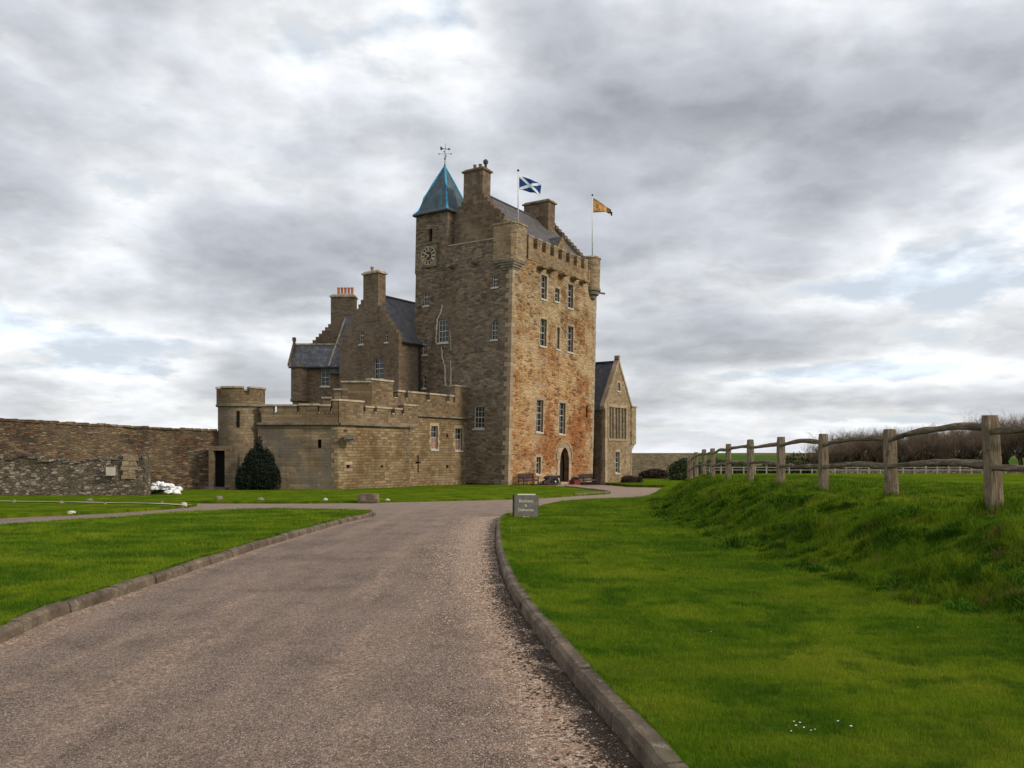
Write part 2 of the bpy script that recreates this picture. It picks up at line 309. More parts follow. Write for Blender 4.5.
lm = t.mr(t.m('ADD', e[0], t.m('MULTIPLY', t.m('SUBTRACT', t.noise(f, 3.5, 6, .7), .5), 1.1)), .35, .85)
base = t.mix(t.m('MAXIMUM', worn, lm), base, loose)
dirt = t.mr(t.m('ADD', e[1], t.m('MULTIPLY', t.m('SUBTRACT', t.noise(f, 4.2, 6, .75), .5), 1.6)), .45, .75)
base = t.mix(t.m('MULTIPLY', dirt, .8), base, t.ramp(chip2[2], [(0, (.022, .016, .012)), (.7, (.06, .042, .03)), (1, (.18, .13, .09))]))
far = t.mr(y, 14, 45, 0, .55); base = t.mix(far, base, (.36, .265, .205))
t.put(b.inputs['Base Color'], base); b.inputs['Roughness'].default_value = .9
hh = t.vor(f, 95, 'F1', 'Distance'); bump(t, b, t.m('ADD', t.m('MULTIPLY', hh, -1.0), t.m('MULTIPLY', t.noise(f, 6, 5, .6), .8)), .8, .012); M['drive'] = m
m, t, b = material('kerb_stone'); c = t.new('ShaderNodeNewGeometry').outputs['Position']
n = t.noise(c, 3, 6, .65); n2_ = t.noise(c, 26, 5, .7)
col = t.ramp(n, [(.3, (.065, .046, .032)), (.5, (.135, .100, .070)), (.7, (.25, .195, .135))])
col = t.mix(t.mr(n2_, .5, .75, 0, .5), col, (.08, .072, .058)); col = t.mix(t.mr(t.noise(t.vm('ADD', c, (3, 3, 3)), 1.7, 6, .7), .55, .66, 0, .5), col, (.085, .095, .04))
col = t.mix(t.mr(t.noise(t.vm('ADD', c, (8, 3, 3)), 9, 6, .75), .56, .64, 0, .6), col, (.30, .26, .20))
t.put(b.inputs['Base Color'], col); bump(t, b, t.m('ADD', n2_, n), 1., .03); M['kerb'] = m
M['flagblue'], t, b = material('saltire_cloth'); uv = t.new('ShaderNodeUVMap').outputs[0]; u, v, _ = t.sep(uv)
d1 = t.m('ABSOLUTE', t.m('SUBTRACT', u, v)); d2 = t.m('ABSOLUTE', t.m('SUBTRACT', t.m('ADD', u, v), 1.0))
k = t.m('LESS_THAN', t.m('MINIMUM', d1, d2), .115); t.put(b.inputs['Base Color'], t.mix(k, (.010, .045, .16), (.62, .66, .72)))
M['flaggold'], t, b = material('gold_pennant_cloth'); uv = t.new('ShaderNodeUVMap').outputs[0]; u, v, _ = t.sep(uv)
bd = t.m('MAXIMUM', t.m('GREATER_THAN', v, .86), t.m('LESS_THAN', v, .12)); ct = t.mr(t.noise(t.comb(u, v, 0.0), 6, 3, .6), .48, .56, 0, .8)
t.put(b.inputs['Base Color'], t.mix(t.m('MAXIMUM', t.m('MULTIPLY', bd, .85), ct), (.58, .33, .10), (.20, .085, .035)))

# ------------------------------------------------------------------ mesh builder
class MB:
    def __init__(s): s.v = []; s.f = []
    def poly(s, pts):
        i = len(s.v); s.v += [tuple(p) for p in pts]; s.f.append(tuple(range(i, i + len(pts))))
    def add(s, vs, fs):
        i = len(s.v); s.v += [tuple(p) for p in vs]; s.f += [tuple(i + k for k in f) for f in fs]
    def box(s, x0, x1, y0, y1, z0, z1, top=None):
        tx = top or (0, 0)
        a, c = tx
        vs = [(x0, y0, z0), (x1, y0, z0), (x1, y1, z0), (x0, y1, z0), (x0 + a, y0 + c, z1), (x1 - a, y0 + c, z1), (x1 - a, y1 - c, z1), (x0 + a, y1 - c, z1)]
        s.add(vs, [(3, 2, 1, 0), (4, 5, 6, 7), (0, 1, 5, 4), (1, 2, 6, 5), (2, 3, 7, 6), (3, 0, 4, 7)])
    def prism(s, pts, a, b, ax='z'):     # extrude polygon (2d) between a and b along axis
        def P(p, h):
            return (p[0], p[1], h) if ax == 'z' else ((p[0], h, p[1]) if ax == 'y' else (h, p[0], p[1]))
        n = len(pts); vs = [P(p, a) for p in pts] + [P(p, b) for p in pts]
        s.add(vs, [tuple(range(n))[::-1], tuple(range(n, 2 * n))] + [(i, (i + 1) % n, n + (i + 1) % n, n + i) for i in range(n)])
    def tube(s, pts, rad, n=8, cap=True):
        pts = [Vector(p) for p in pts]; rs = rad if hasattr(rad, '__len__') else [rad] * len(pts)
        base = len(s.v)
        for i, p in enumerate(pts):
            d = (pts[min(i + 1, len(pts) - 1)] - pts[max(i - 1, 0)]).normalized()
            a = d.cross(Vector((0, 0, 1)) if abs(d.z) < .9 else Vector((1, 0, 0))).normalized(); c = d.cross(a)
            for k in range(n):
                th = 2 * math.pi * k / n; s.v.append(tuple(p + (a * math.cos(th) + c * math.sin(th)) * rs[i]))
        for i in range(len(pts) - 1):
            for k in range(n):
                s.f.append((base + i * n + k, base + i * n + (k + 1) % n, base + (i + 1) * n + (k + 1) % n, base + (i + 1) * n + k))
        if cap: s.f.append(tuple(base + k for k in range(n))[::-1]); s.f.append(tuple(base + (len(pts) - 1) * n + k for k in range(n)))
    def lathe(s, prof, cx, cy, n=24, a0=0, a1=360):
        full = abs(a1 - a0) >= 359.9; m = n if full else n + 1; base = len(s.v)
        for r, z in prof:
            for k in range(m):
                th = R(a0 + (a1 - a0) * k / n); s.v.append((cx + r * math.cos(th), cy + r * math.sin(th), z))
        for i in range(len(prof) - 1):
            for k in range(n):
                k2 = (k + 1) % m if full else k + 1
                s.f.append((base + i * m + k, base + i * m + k2, base + (i + 1) * m + k2, base + (i + 1) * m + k))
    def build(s, name, mat, parent=None, smooth=False):
        me = bpy.data.meshes.new(name); me.from_pydata(s.v, [], s.f); me.update()
        me.materials.append(mat)
        o = bpy.data.objects.new(name, me); COL.objects.link(o)
        if parent: o.parent = parent
        if smooth: me.polygons.foreach_set('use_smooth', [True] * len(me.polygons))
        return o
def inside(p, poly):
    x, y = p; r = False; n = len(poly)
    for i in range(n):
        x1, y1 = poly[i]; x2, y2 = poly[(i + 1) % n]
        if (y1 > y) != (y2 > y) and x < (x2 - x1) * (y - y1) / (y2 - y1) + x1: r = not r
    return r
def fmap(face, c):
    if face == 'y-': return lambda u, v, d=0: (u, c + d, v)
    if face == 'y+': return lambda u, v, d=0: (u, c - d, v)
    if face == 'x-': return lambda u, v, d=0: (c + d, u, v)
    return lambda u, v, d=0: (c - d, u, v)
def plate(mb, face, c, outline, holes=(), reveal=.28, thick=None):
    F = fmap(face, c); vs = []; es = []
    for poly in [outline] + list(holes):
        i = len(vs); n = len(poly); vs += [Vector(p) for p in poly]; es += [(i + k, i + (k + 1) % n) for k in range(n)]
    ov, oe, of, *_ = delaunay_2d_cdt(vs, es, [], 0, 1e-5)
    tris = []
    for f in of:
        cx = sum(ov[i][0] for i in f) / len(f); cy = sum(ov[i][1] for i in f) / len(f)
        if inside((cx, cy), outline) and not any(inside((cx, cy), h) for h in holes): tris.append(f)
    mb.add([F(p[0], p[1], 0) for p in ov], tris)
    for h in holes:
        n = len(h)
        for k in range(n):
            a, b_ = h[k], h[(k + 1) % n]; mb.poly([F(*a, 0), F(*b_, 0), F(*b_, thick or reveal), F(*a, thick or reveal)])
    if thick:
        mb.add([F(p[0], p[1], thick) for p in ov], [tuple(reversed(q)) for q in tris]); n = len(outline)
        for k in range(n):
            a, b_ = outline[k], outline[(k + 1) % n]; mb.poly([F(*a, 0), F(*b_, 0), F(*b_, thick), F(*a, thick)])
def rect(u0, u1, v0, v1): return [(u0, v0), (u1, v0), (u1, v1), (u0, v1)]
def fbox(mb, face, c, u0, u1, v0, v1, d0, d1):   # box on a wall: depth d0..d1 (negative = proud)
    F = fmap(face, c); a = F(u0, v0, d0); b_ = F(u1, v1, d1)
    mb.box(min(a[0], b_[0]), max(a[0], b_[0]), min(a[1], b_[1]), max(a[1], b_[1]), min(a[2], b_[2]), max(a[2], b_[2]))
def empty(name, loc, rz=0., lean=0.):
    o = bpy.data.objects.new(name, None); o.empty_display_size = .3; COL.objects.link(o)
    o.matrix_world = Matrix.Translation(loc) @ Matrix.Rotation(R(lean), 4, 'Y') @ Matrix.Rotation(R(rz), 4, 'Z'); return o
def tag(o, label=None, cat=None, group=None, kind=None):
    if label: o['label'] = label
    if cat: o['category'] = cat
    if group: o['group'] = group
    if kind: o['kind'] = kind
    return o
def world_at(px, py, Y): return Vector(((px - 512) / FPX * Y, Y, EYE - (py - HOR) / FPX * Y))
def on_wall(root, face, c, px, py):        # point (u, v) of a wall plane, from a sight line
    Mi = root.matrix_world.inverted(); o = Mi @ Vector((0, 0, EYE)); d = (Mi @ world_at(px, py, 50)) - o
    ax = 1 if face[0] == 'y' else 0; k = (c - o[ax]) / d[ax]; p = o + d * k
    return (p[0] if ax == 1 else p[1]), p[2]
def wrect(root, face, c, x0, y0, x1, y1):
    xm, ym = (x0 + x1) / 2, (y0 + y1) / 2
    ua, _ = on_wall(root, face, c, x0, ym); ub, _ = on_wall(root, face, c, x1, ym)
    _, va = on_wall(root, face, c, xm, y1); _, vb = on_wall(root, face, c, xm, y0)
    return min(ua, ub), max(ua, ub), va, vb
def window(root, face, c, r, bars=(1, 3), surround=True, sill=True, rev=.2, framew=.05, smat='quoin', lining=None, white=True, arch=False):
    u0, u1, v0, v1 = r; f = MB(); g = framew
    if white:
        fbox(f, face, c, u0, u0 + g, v0, v1, rev - .06, rev + .02); fbox(f, face, c, u1 - g, u1, v0, v1, rev - .06, rev + .02)
        fbox(f, face, c, u0 + g, u1 - g, v0, v0 + g * 1.3, rev - .06, rev + .02); fbox(f, face, c, u0 + g, u1 - g, v1 - g, v1, rev - .06, rev + .02)
        for i in range(bars[0]):
            uu = u0 + (u1 - u0) * (i + 1) / (bars[0] + 1); fbox(f, face, c, uu - .015, uu + .015, v0 + g, v1 - g, rev - .035, rev + .005)
        for i in range(bars[1]):
            vv = v0 + (v1 - v0) * (i + 1) / (bars[1] + 1); k = .03 if i == bars[1] // 2 else .015
            fbox(f, face, c, u0 + g, u1 - g, vv - k, vv + k, rev - .045, rev + .0)
        wo_ = f.build('window', M['white'], root)
    else:
        fbox(f, face, c, u0, u0 + .04, v0, v1, rev - .02, rev + .02); fbox(f, face, c, u1 - .04, u1, v0, v1, rev - .02, rev + .02)
        wo_ = f.build('window', M['lead'], root)
    p = MB(); F = fmap(face, c); p.poly([F(u0, v0, rev + .012), F(u1, v0, rev + .012), F(u1, v1, rev + .012), F(u0, v1, rev + .012)]); p.build('pane', M['glass'], wo_)
    if lining:
        q = MB(); q.poly([F(u0 + g, v0 + g, rev + .006), F(u1 - g, v0 + g, rev + .006), F(u1 - g, v0 + (v1 - v0) * .5, rev + .006), F(u0 + g, v0 + (v1 - v0) * .5, rev + .006)]); q.build('blind', M['reddoor'], wo_)
    if surround:
        s = MB(); k = .17
        n = max(2, int((v1 - v0) / .33)); h = (v1 - v0) / n
        for i in range(n):
            e = k + (.13 if i % 2 else 0)
            fbox(s, face, c, u0 - e, u0, v0 + i * h + .006, v0 + (i + 1) * h - .006, -.018, .1); fbox(s, face, c, u1, u1 + e, v0 + i * h + .006, v0 + (i + 1) * h - .006, -.018, .1)
        fbox(s, face, c, u0 - k, u1 + k, v1 + .004, v1 + .25, -.02, .1)
        s.build('surround', M[smat], wo_)
    if sill:
        s = MB(); fbox(s, face, c, u0 - .1, u1 + .1, v0 - .14, v0 - .003, -.07, rev - .062); s.build('sill', M['white' if white else smat], wo_)
    return wo_
def crenel(u0, u1, zb, zlow, ztop, n, start_merlon=True, gapfrac=.36):
    """outline of a battlemented parapet"""
    per = (u1 - u0) / (n - gapfrac); pts = [(u0, zb)]; caps = []
    u = u0
    for i in range(n):
        a = u0 + i * per; b_ = a + per * (1 - gapfrac); b_ = min(b_, u1)
        if i == 0: pts.append((u0, ztop))
        else: pts += [(a, zlow), (a, ztop)]
        pts.append((b_, ztop)); caps.append((a, b_))
        if i < n - 1: pts.append((b_, zlow))
    pts.append((u1, zb)); return pts, caps
def merlons(zb, zlow, spans):
    """spans: (u0,u1,ztop) ascending; crenels between at zlow"""
    pts = [(spans[0][0], zb)]
    for i, (a, b_, zt) in enumerate(spans):
        if i and a > spans[i - 1][1] + 1e-3: pts.append((a, zlow))
        pts += [(a, zt), (b_, zt)]
        if i < len(spans) - 1 and spans[i + 1][0] > b_ + 1e-3: pts.append((b_, zlow))
    pts.append((spans[-1][1], zb)); return pts
def copings(mb, face, c, spans, thick, h=.13, o=.07):
    for a, b_, zt in spans: fbox(mb, face, c, a - o, b_ + o, zt + .002, zt + h, -o, thick + o)
def steps(u0, u1, ze, za, n, lift=.25):
    """crow-stepped gable outline above the eaves level"""
    um = (u0 + u1) / 2; pts = [(u0, ze)]; L = []
    for i in range(n):
        ua = u0 + (um - u0) * i / n; z = ze + (za - ze) * (i + 1) / n + lift
        L.append((ua, z)); L.append((u0 + (um - u0) * (i + 1) / n, z))
    L = [(u0, L[0][1])] + L[1:]
    Rr = [(u0 + u1 - a, z) for a, z in reversed(L)]
    return L + Rr
def roofslab(mb, p0, p1, p2, p3, th=.12):
    """a sloping slab with four top corners"""
    v = [Vector(p) for p in (p0, p1, p2, p3)]; lo = [q - Vector((0, 0, th)) for q in v]
    mb.add(v + lo, [(0, 1, 2, 3), (7, 6, 5, 4), (0, 4, 5, 1), (1, 5, 6, 2), (2, 6, 7, 3), (3, 7, 4, 0)])

# ------------------------------------------------------------------ ground shape
HY = [-50, 14, 58, 66, 80, 95, 3000]; HZ = [0, 0, -1.0, -1.02, -1.42, -1.45, -1.45]
def H1(y): return np.interp(y, HY, HZ)
def H(y): y = np.asarray(y, float); return (H1(y - 2.5) + H1(y) * 2 + H1(y + 2.5)) / 4
TY = [-20, 3, 5, 7.3, 9.3, 12.5, 20, 27, 35, 49, 60, 70, 110, 300]; TX = [9, 6.6, 5.4, 4.6, 4.1, 3.8, 3.9, 4.8, 6.3, 9.3, 12.2, 15.5, 27, 60]
FY = [-20, 17, 23, 30, 36, 47.6, 70, 115, 200, 420, 900, 3000]; FZ = [.86, .86, .80, .71, .58, .30, -.45, -1.5, -1.3, -.1, 1.25, 1.25]
def fbm(x, y, s, k=0):
    return (np.sin(x * s * 1.7 + 1.3 * np.sin(y * s * 1.1 + k) + k) + np.sin(y * s * 1.9 + 1.7 * np.sin(x * s * .8 + 2 * k) + 2.1 * k) + .5 * np.sin((x + y) * s * 3.7 + k * 3)) / 2.5
def Rz(x, y):
    """right-hand lawn, bank and paddock"""
    x = np.asarray(x, float); y = np.asarray(y, float)
    low = H(y) + .09; hi = np.interp(y, FY, FZ); t_ = (x - np.interp(y, TY, TX)) / 2.1
    tt = np.clip(t_, 0, 1); f = tt * tt * (3 - 2 * tt); f = f * .9 + .1 * np.clip(t_ / 2, 0, 1)
    bankness = np.clip(t_ + .2, 0, 1) * np.clip(2.4 - t_, 0, 1)
    z = low + (np.maximum(hi, low) - low) * f
    return z + .07 * bankness * fbm(x, y, 2.3) + .055 * bankness * fbm(x, y, 5.1, 2) + .03 * bankness * fbm(x, y, 11.3, 5) + .012 * fbm(x, y, 1.1, 1) * np.clip((x - .5) / 2, 0, 1)
def Lz(x, y): return H(y) + .09 + .012 * fbm(np.asarray(x, float), np.asarray(y, float), .9, 3)
def gp(px, py, off=0.0):
    lo, hi = 2.0, 140.0
    for _ in range(60):
        mid = (lo + hi) / 2
        if EYE - (py - HOR) * mid / FPX > float(H(mid)) + off: lo = mid
        else: hi = mid
    return ((px - 512) / FPX * lo, lo)
def catmull(pts, step):
    pts = [np.array(p, float) for p in pts]; out = []
    P_ = [2 * pts[0] - pts[1]] + pts + [2 * pts[-1] - pts[-2]]
    for i in range(1, len(P_) - 2):
        a, b_, c_, d_ = P_[i - 1:i + 3]; n = max(1, int(np.linalg.norm(c_ - b_) / step))
        for k in range(n):
            t_ = k / n; out.append(.5 * ((2 * b_) + (-a + c_) * t_ + (2 * a - 5 * b_ + 4 * c_ - d_) * t_ ** 2 + (-a + 3 * b_ - 3 * c_ + d_) * t_ ** 3))
    out.append(pts[-1]); return [tuple(o) for o in out]
def resample(poly, step):
    out = []; n = len(poly)
    for i in range(n):
        a = np.array(poly[i]); b_ = np.array(poly[(i + 1) % n]); L = np.linalg.norm(b_ - a); s = step * max(1, min(a[1], b_[1]) / 12); k = max(1, int(L / s))
        for j in range(k): out.append(tuple(a + (b_ - a) * j / k))
    return out
def np_inside(xs, ys, poly):
    r = np.zeros(len(xs), bool); n = len(poly)
    for i in range(n):
        x1, y1 = poly[i]; x2, y2 = poly[(i + 1) % n]
        if y1 == y2: continue
        c = ((y1 > ys) != (y2 > ys)) & (xs < (x2 - x1) * (ys - y1) / (y2 - y1) + x1); r ^= c
    return r
def lawn(name, poly, zf, mat, gridstep, skirt=.25, label=None):
    b_ = resample(poly, .5); xs = []; ys = []
    px_ = np.array(b_); x0, x1, y0, y1 = px_[:, 0].min(), px_[:, 0].max(), px_[:, 1].min(), px_[:, 1].max()
    y = y0
    while y < y1:
        st = gridstep * max(1, max(y, 3) / 9); n = int((x1 - x0) / st) + 1
        if n > 900: n = 900
        xx = x0 + (np.arange(n) + .5) * (x1 - x0) / n + rng.uniform(-.1, .1, n) * st; yy = np.full(n, y) + rng.uniform(-.1, .1, n) * st
        if len(xx) > 200:   # thin out far sideways
            keep = (np.abs(xx) < y * .8 + 12) | (rng.random(n) < .1); xx = xx[keep]; yy = yy[keep]
        xs.append(xx); ys.append(yy); y += st
    xs = np.concatenate(xs); ys = np.concatenate(ys); k = np_inside(xs, ys, b_); xs, ys = xs[k], ys[k]
    nb = len(b_); vs = [Vector(p) for p in b_] + [Vector((float(x), float(y))) for x, y in zip(xs, ys)]
    ov, oe, of, *_ = delaunay_2d_cdt(vs, [(i, (i + 1) % nb) for i in range(nb)], [], 0, 1e-6)
    ax = np.array([(p[0], p[1]) for p in ov]); cz = zf(ax[:, 0], ax[:, 1])
    cen = np.array([ax[list(f)].mean(0) for f in of]); ok = np_inside(cen[:, 0], cen[:, 1], b_)
    mb = MB(); mb.v = [(float(p[0]), float(p[1]), float(z)) for p, z in zip(ax, cz)]; mb.f = [tuple(f) for f, o_ in zip(of, ok) if o_]
    bz = zf(np.array([p[0] for p in b_]), np.array([p[1] for p in b_]))
    for i in range(nb):
        j = (i + 1) % nb; a, c_ = b_[i], b_[j]
        mb.poly([(a[0], a[1], bz[i]), (c_[0], c_[1], bz[j]), (c_[0], c_[1], bz[j] - skirt), (a[0], a[1], bz[i] - skirt)])
    o = mb.build(name, mat, None, True); tag(o, kind='structure'); return o

# outlines
KR = [(.95, 2.2), (.80, 3.2)] + [gp(*p) for p in [(644, 768), (617, 735), (588, 702), (562, 669), (537, 636), (516, 606), (504, 580), (498, 560), (495.5, 543), (496, 528)]] + [gp(499, 521), gp(506, 517)]
kr = catmull(KR, .25)
RE = [gp(*p) for p in [(522, 513), (538, 509), (566, 502.5), (607, 500), (640, 498.5), (655, 494), (663, 488)]]
re_ = catmull([kr[-1]] + RE, .8)[1:]
KW = .14
def offset_path(path, d):
    out = []
    for i, p in enumerate(path):
        a = np.array(path[max(i - 1, 0)]); b_ = np.array(path[min(i + 1, len(path) - 1)]); t_ = b_ - a; t_ = t_ / np.linalg.norm(t_)
        out.append((p[0] + t_[1] * d, p[1] - t_[0] * d))
    return out
kr_in = offset_path(kr, KW)       # path runs away from camera: right side is +
right_poly = kr_in + re_ + [(16.5, 78), (22, 100), (30, 118), (130, 118), (130, 2.2)]
KL = [(-4.3, 2.0), (-4.42, 5.0)] + [gp(*p) for p in [(0, 644), (55, 619), (142, 589), (219, 562), (290, 539), (345, 523), (368, 518)]]
kl = catmull(KL, .25); tipL = [gp(376, 515.5), gp(372, 513.2)]
klfull = catmull(KL + tipL[:1], .25)
kl_in = offset_path(klfull, -KW)
left_poly = kl_in + catmull([tipL[1], gp(273, 511.5), gp(191, 514.5), gp(109, 521), gp(0, 528.5), gp(-160, 541), gp(-420, 566)], 1.0) + [(-30, 2.0)]
l3low = [gp(-300, 537), gp(0, 518.5), gp(109, 513.5), gp(189, 507.5), gp(197, 505.2)]
lawn3_poly = catmull(l3low, 1.) + [gp(180, 503.6), gp(90, 502.3), gp(0, 501.2), (-46, 41)]
cen_low = catmull([(-46, 41.2), gp(0, 500.9), gp(90, 502.0), gp(180, 503.3), gp(240, 503.6), gp(350, 503.2), gp(490, 500.2), gp(538, 498.6), gp(585, 495.6), gp(609, 494.2), gp(606, 492.6), gp(580, 489.3), gp(553, 486.6), gp(535, 486.2)], 1.2)
central_poly = cen_low + [(-1.0, 70), (-6, 95), (-46, 95)]
strip_poly = [gp(628, 485.6), gp(672, 486.4), (17.0, 80), (23, 99), (29, 112), (10, 112), (9.2, 84)]

# base ground sheet to the horizon
def grid_mesh(name, xs, ys, zf, mat, kind='structure'):
    X, Y = np.meshgrid(xs, ys); Z = zf(X.ravel(), Y.ravel()); nx, ny = len(xs), len(ys)
    me = bpy.data.meshes.new(name); V = np.stack([X.ravel(), Y.ravel(), Z], 1)
    i = np.arange(nx * ny).reshape(ny, nx); q = np.stack([i[:-1, :-1], i[:-1, 1:], i[1:, 1:], i[1:, :-1]], -1).reshape(-1, 4)
    me.from_pydata(V.tolist(), [], q.tolist()); me.polygons.foreach_set('use_smooth', [True] * len(q)); me.materials.append(mat)
    o = bpy.data.objects.new(name, me); COL.objects.link(o); tag(o, kind=kind); return o
def Gz(x, y):
    r = Rz(x, y); l = np.where(y < 118, H(y) - .15, np.interp(y, FY, FZ))
    k = np.clip((y - 118) / 4, 0, 1); kx = np.clip((x - 128) / 2, 0, 1); off = .25 * (1 - np.maximum(k, kx))
    z = np.where(x > np.interp(y, TY, TX) - 1.5, np.minimum(r, 9) - off, l); return np.where(y >= 118, np.interp(y, FY, FZ) + 2.0 * np.clip((np.abs(x) - 300) / 2500, 0, 1), z)
xs = np.concatenate([np.linspace(-3000, -100, 20), np.linspace(-90, -12, 27), np.linspace(-10, 40, 101), np.linspace(44, 132, 30), np.linspace(160, 3000, 24)])
ys = np.concatenate([np.linspace(-60, 0, 13), np.linspace(1, 118, 150), np.linspace(119, 200, 30), np.linspace(220, 900, 40), np.linspace(1000, 4500, 12)])
grid_mesh('ground', xs, ys, Gz, M['far'])
# driveway
xs = np.concatenate([np.linspace(-46, -6.2, 50), np.linspace(-6, 2.4, 85), np.linspace(2.7, 24, 50)]); ys = np.concatenate([np.linspace(-2, 1.8, 10), np.linspace(2, 14, 110), np.linspace(14.2, 32, 80), np.linspace(32.5, 80, 70)])
def DZ(x, y): return H(y) + np.where(x > 6, -.12, 0)
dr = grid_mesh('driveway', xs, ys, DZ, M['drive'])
V = np.array([v.co[:] for v in dr.data.vertices])
def dist_to(path, V):
    P_ = np.array(path); d = np.full(len(V), 1e9)
    for i in range(len(P_) - 1):
        a, b_ = P_[i], P_[i + 1]; ab = b_ - a; t_ = np.clip(((V[:, :2] - a) @ ab) / (ab @ ab), 0, 1); d = np.minimum(d, np.linalg.norm(V[:, :2] - (a + t_[:, None] * ab), axis=1))
    return d
dR = dist_to(kr, V); dL = dist_to(kl, V)
ed = np.maximum(np.clip(1 - (dR - .15) / 1.0, 0, 1), .8 * np.clip(1 - dL / .5, 0, 1)); di = np.maximum(np.clip(1.05 - dR / .42, 0, 1), .45 * np.clip(1 - dL / .16, 0, 1))
ca = dr.data.color_attributes.new('edge', 'FLOAT_COLOR', 'POINT')
ca.data.foreach_set('color', np.stack([ed, di, np.clip(dR / 6, 0, 1), np.ones(len(V))], 1).ravel().astype(np.float32))

right_lawn = lawn('lawn', right_poly, Rz, M['grass'], .18)
lawn('lawn', left_poly, Lz, M['grass'], .4); lawn('lawn', lawn3_poly, Lz, M['grass'], .8); lawn('lawn', central_poly, Lz, M['grass'], .9)
lawn('lawn', strip_poly, Lz, M['grass'], 1.5)

def kerb(path, side, h, wd, length, gapw=.026, name='kerb'):
    mb = MB(); P_ = [np.array(p) for p in path]; cum = [0]
    for i in range(1, len(P_)): cum.append(cum[-1] + np.linalg.norm(P_[i] - P_[i - 1]))
    def at_(s):
        x = np.interp(s, cum, [p[0] for p in P_]); y = np.interp(s, cum, [p[1] for p in P_]); return np.array([x, y])
    s = 0
    while s < cum[-1] - .05:
        e = min(s + length * random.uniform(.92, 1.06), cum[-1]); hh = h + random.uniform(-.008, .008); jo = random.uniform(-.008, .008)
        secs = 7
        rings = []
        for k in range(secs + 1):
            q = s + gapw / 2 + (e - s - gapw) * k / secs; p = at_(q); t_ = at_(q + .05) - at_(q - .05); t_ = t_ / (np.linalg.norm(t_) + 1e-9); nrm = np.array([t_[1], -t_[0]]) * side
            z = float(H(p[1])); p = p + nrm * jo; c = .03
            prof = [(0, -.1), (.012, hh - c), (.012 + c, hh), (wd - c, hh + .003), (wd, hh - c), (wd, -.1)]
            jn = lambda a, zz_: mnoise.noise(Vector((p[0] * 6 + a * 9, p[1] * 6, zz_ * 9 + s)))
            rings.append([(p[0] + nrm[0] * (a + .012 * jn(a, zz_)), p[1] + nrm[1] * (a + .012 * jn(a, zz_)), z + zz_ + .010 * jn(a + 3, zz_)) for a, zz_ in prof])
        n = 6; vs = [v for r_ in rings for v in r_]; fs = []
        for k in range(secs):
            for j in range(n - 1): fs.append((k * n + j, k * n + j + 1, (k + 1) * n + j + 1, (k + 1) * n + j))
        fs += [tuple(range(n)), tuple(range(secs * n, secs * n + n))[::-1]]
        mb.add(vs, fs); s = e
    o = mb.build(name, M['kerb']); tag(o, kind='structure'); return o
kerb(kr, 1, .125, KW + .02, .92); kerb(klfull, -1, .11, KW + .02, .92)
tipk = [p for p in cen_low if 3.2 < p[0] < 8.6 and p[1] < 62]
def ribbon(name, path, w0, zf, up, mat):
    mb = MB(); L_ = offset_path(path, -w0 / 2); R_ = offset_path(path, w0 / 2)
    for i in range(len(path)):
        for p in (L_[i], R_[i]): mb.v.append((p[0], p[1], float(zf(p[0], p[1])) + up))
    mb.f = [(2 * i, 2 * i + 1, 2 * i + 3, 2 * i + 2) for i in range(len(path) - 1)]; o = mb.build(name, mat); tag(o, kind='structure')
ribbon('path', catmull([(-46, 41.0), gp(0, 501.6, .09), gp(80, 502.7, .09), gp(150, 504.0, .09), gp(186, 505.4, .09)], .8), .55, Lz, .03, simple('trodden_gravel', (.30, .27, .17), 1., .3, 2., bm=0))
kerb(tipk, -1, .16, .16, .9) if len(tipk) > 3 else None

# ------------------------------------------------------------------ the tower
ROT = 55.6
TZ = -.95
tower = tag(empty('castle_tower', (-.325, 65, TZ), ROT, 1.26), 'tall square stone tower house with orange rubble entrance front and battlements', 'castle tower')
def tz(zw): return zw - TZ
LX, LY = 14.2, 10.4; ZS = tz(17.9); ZL = tz(19.1); ZM = tz(19.85)
A, B = ('y-', 0.0), ('x-', 0.0)
# entrance face windows (from the photograph's sight lines)
ew = [(541, 275.5, 546.7, 299), (555, 288.5, 559.3, 301.5), (567.6, 284.5, 573, 308), (540.2, 319, 546.4, 346), (556.6, 327.5, 559.4, 349), (567.5, 326.5, 573, 352),
      (536.4, 400, 543, 432), (559.2, 403, 565.2, 434), (536.3, 457, 540.6, 474)]
slit = wrect(tower, *A, 586, 405.5, 587.6, 418)
holes = []; er = []
for q in ew:
    r = wrect(tower, *A, *q); er.append(r); holes.append(rect(*r))
holes.append(rect(*slit))
du0, du1, dv0, dv1 = wrect(tower, *A, 559.5, 447.5, 568.6, 486.5); dv0 = .12; du0 -= .02
def arch_pts(u0, u1, v0, v1, n=8, spring=.52):
    w_ = u1 - u0; vs_ = v0 + (v1 - v0) * spring; hgt = v1 - vs_; um = (u0 + u1) / 2; L = []
    for i in range(n + 1):
        a = i / n; uu = u0 + (um - u0) * (1 - math.cos(a * math.pi / 2)) ** 1.0; vv = vs_ + hgt * math.sin(a * math.pi / 2) ** .9
        # ogival profile
        uu = u0 + (um - u0) * (a ** 1.7); vv = vs_ + hgt * (1 - (1 - a) ** 1.7)
        L.append((uu, vv))
    return [(u0, v0)] + L + [(u0 + u1 - p[0], p[1]) for p in reversed(L[:-1])] + [(u1, v0)]
darch = arch_pts(du0, du1, dv0, dv1); holes.append(darch)
mb = MB(); plate(mb, *A, rect(0, LX, 0, ZS), holes, .45); mb.build('entrance_wall', M['entrance'], tower)
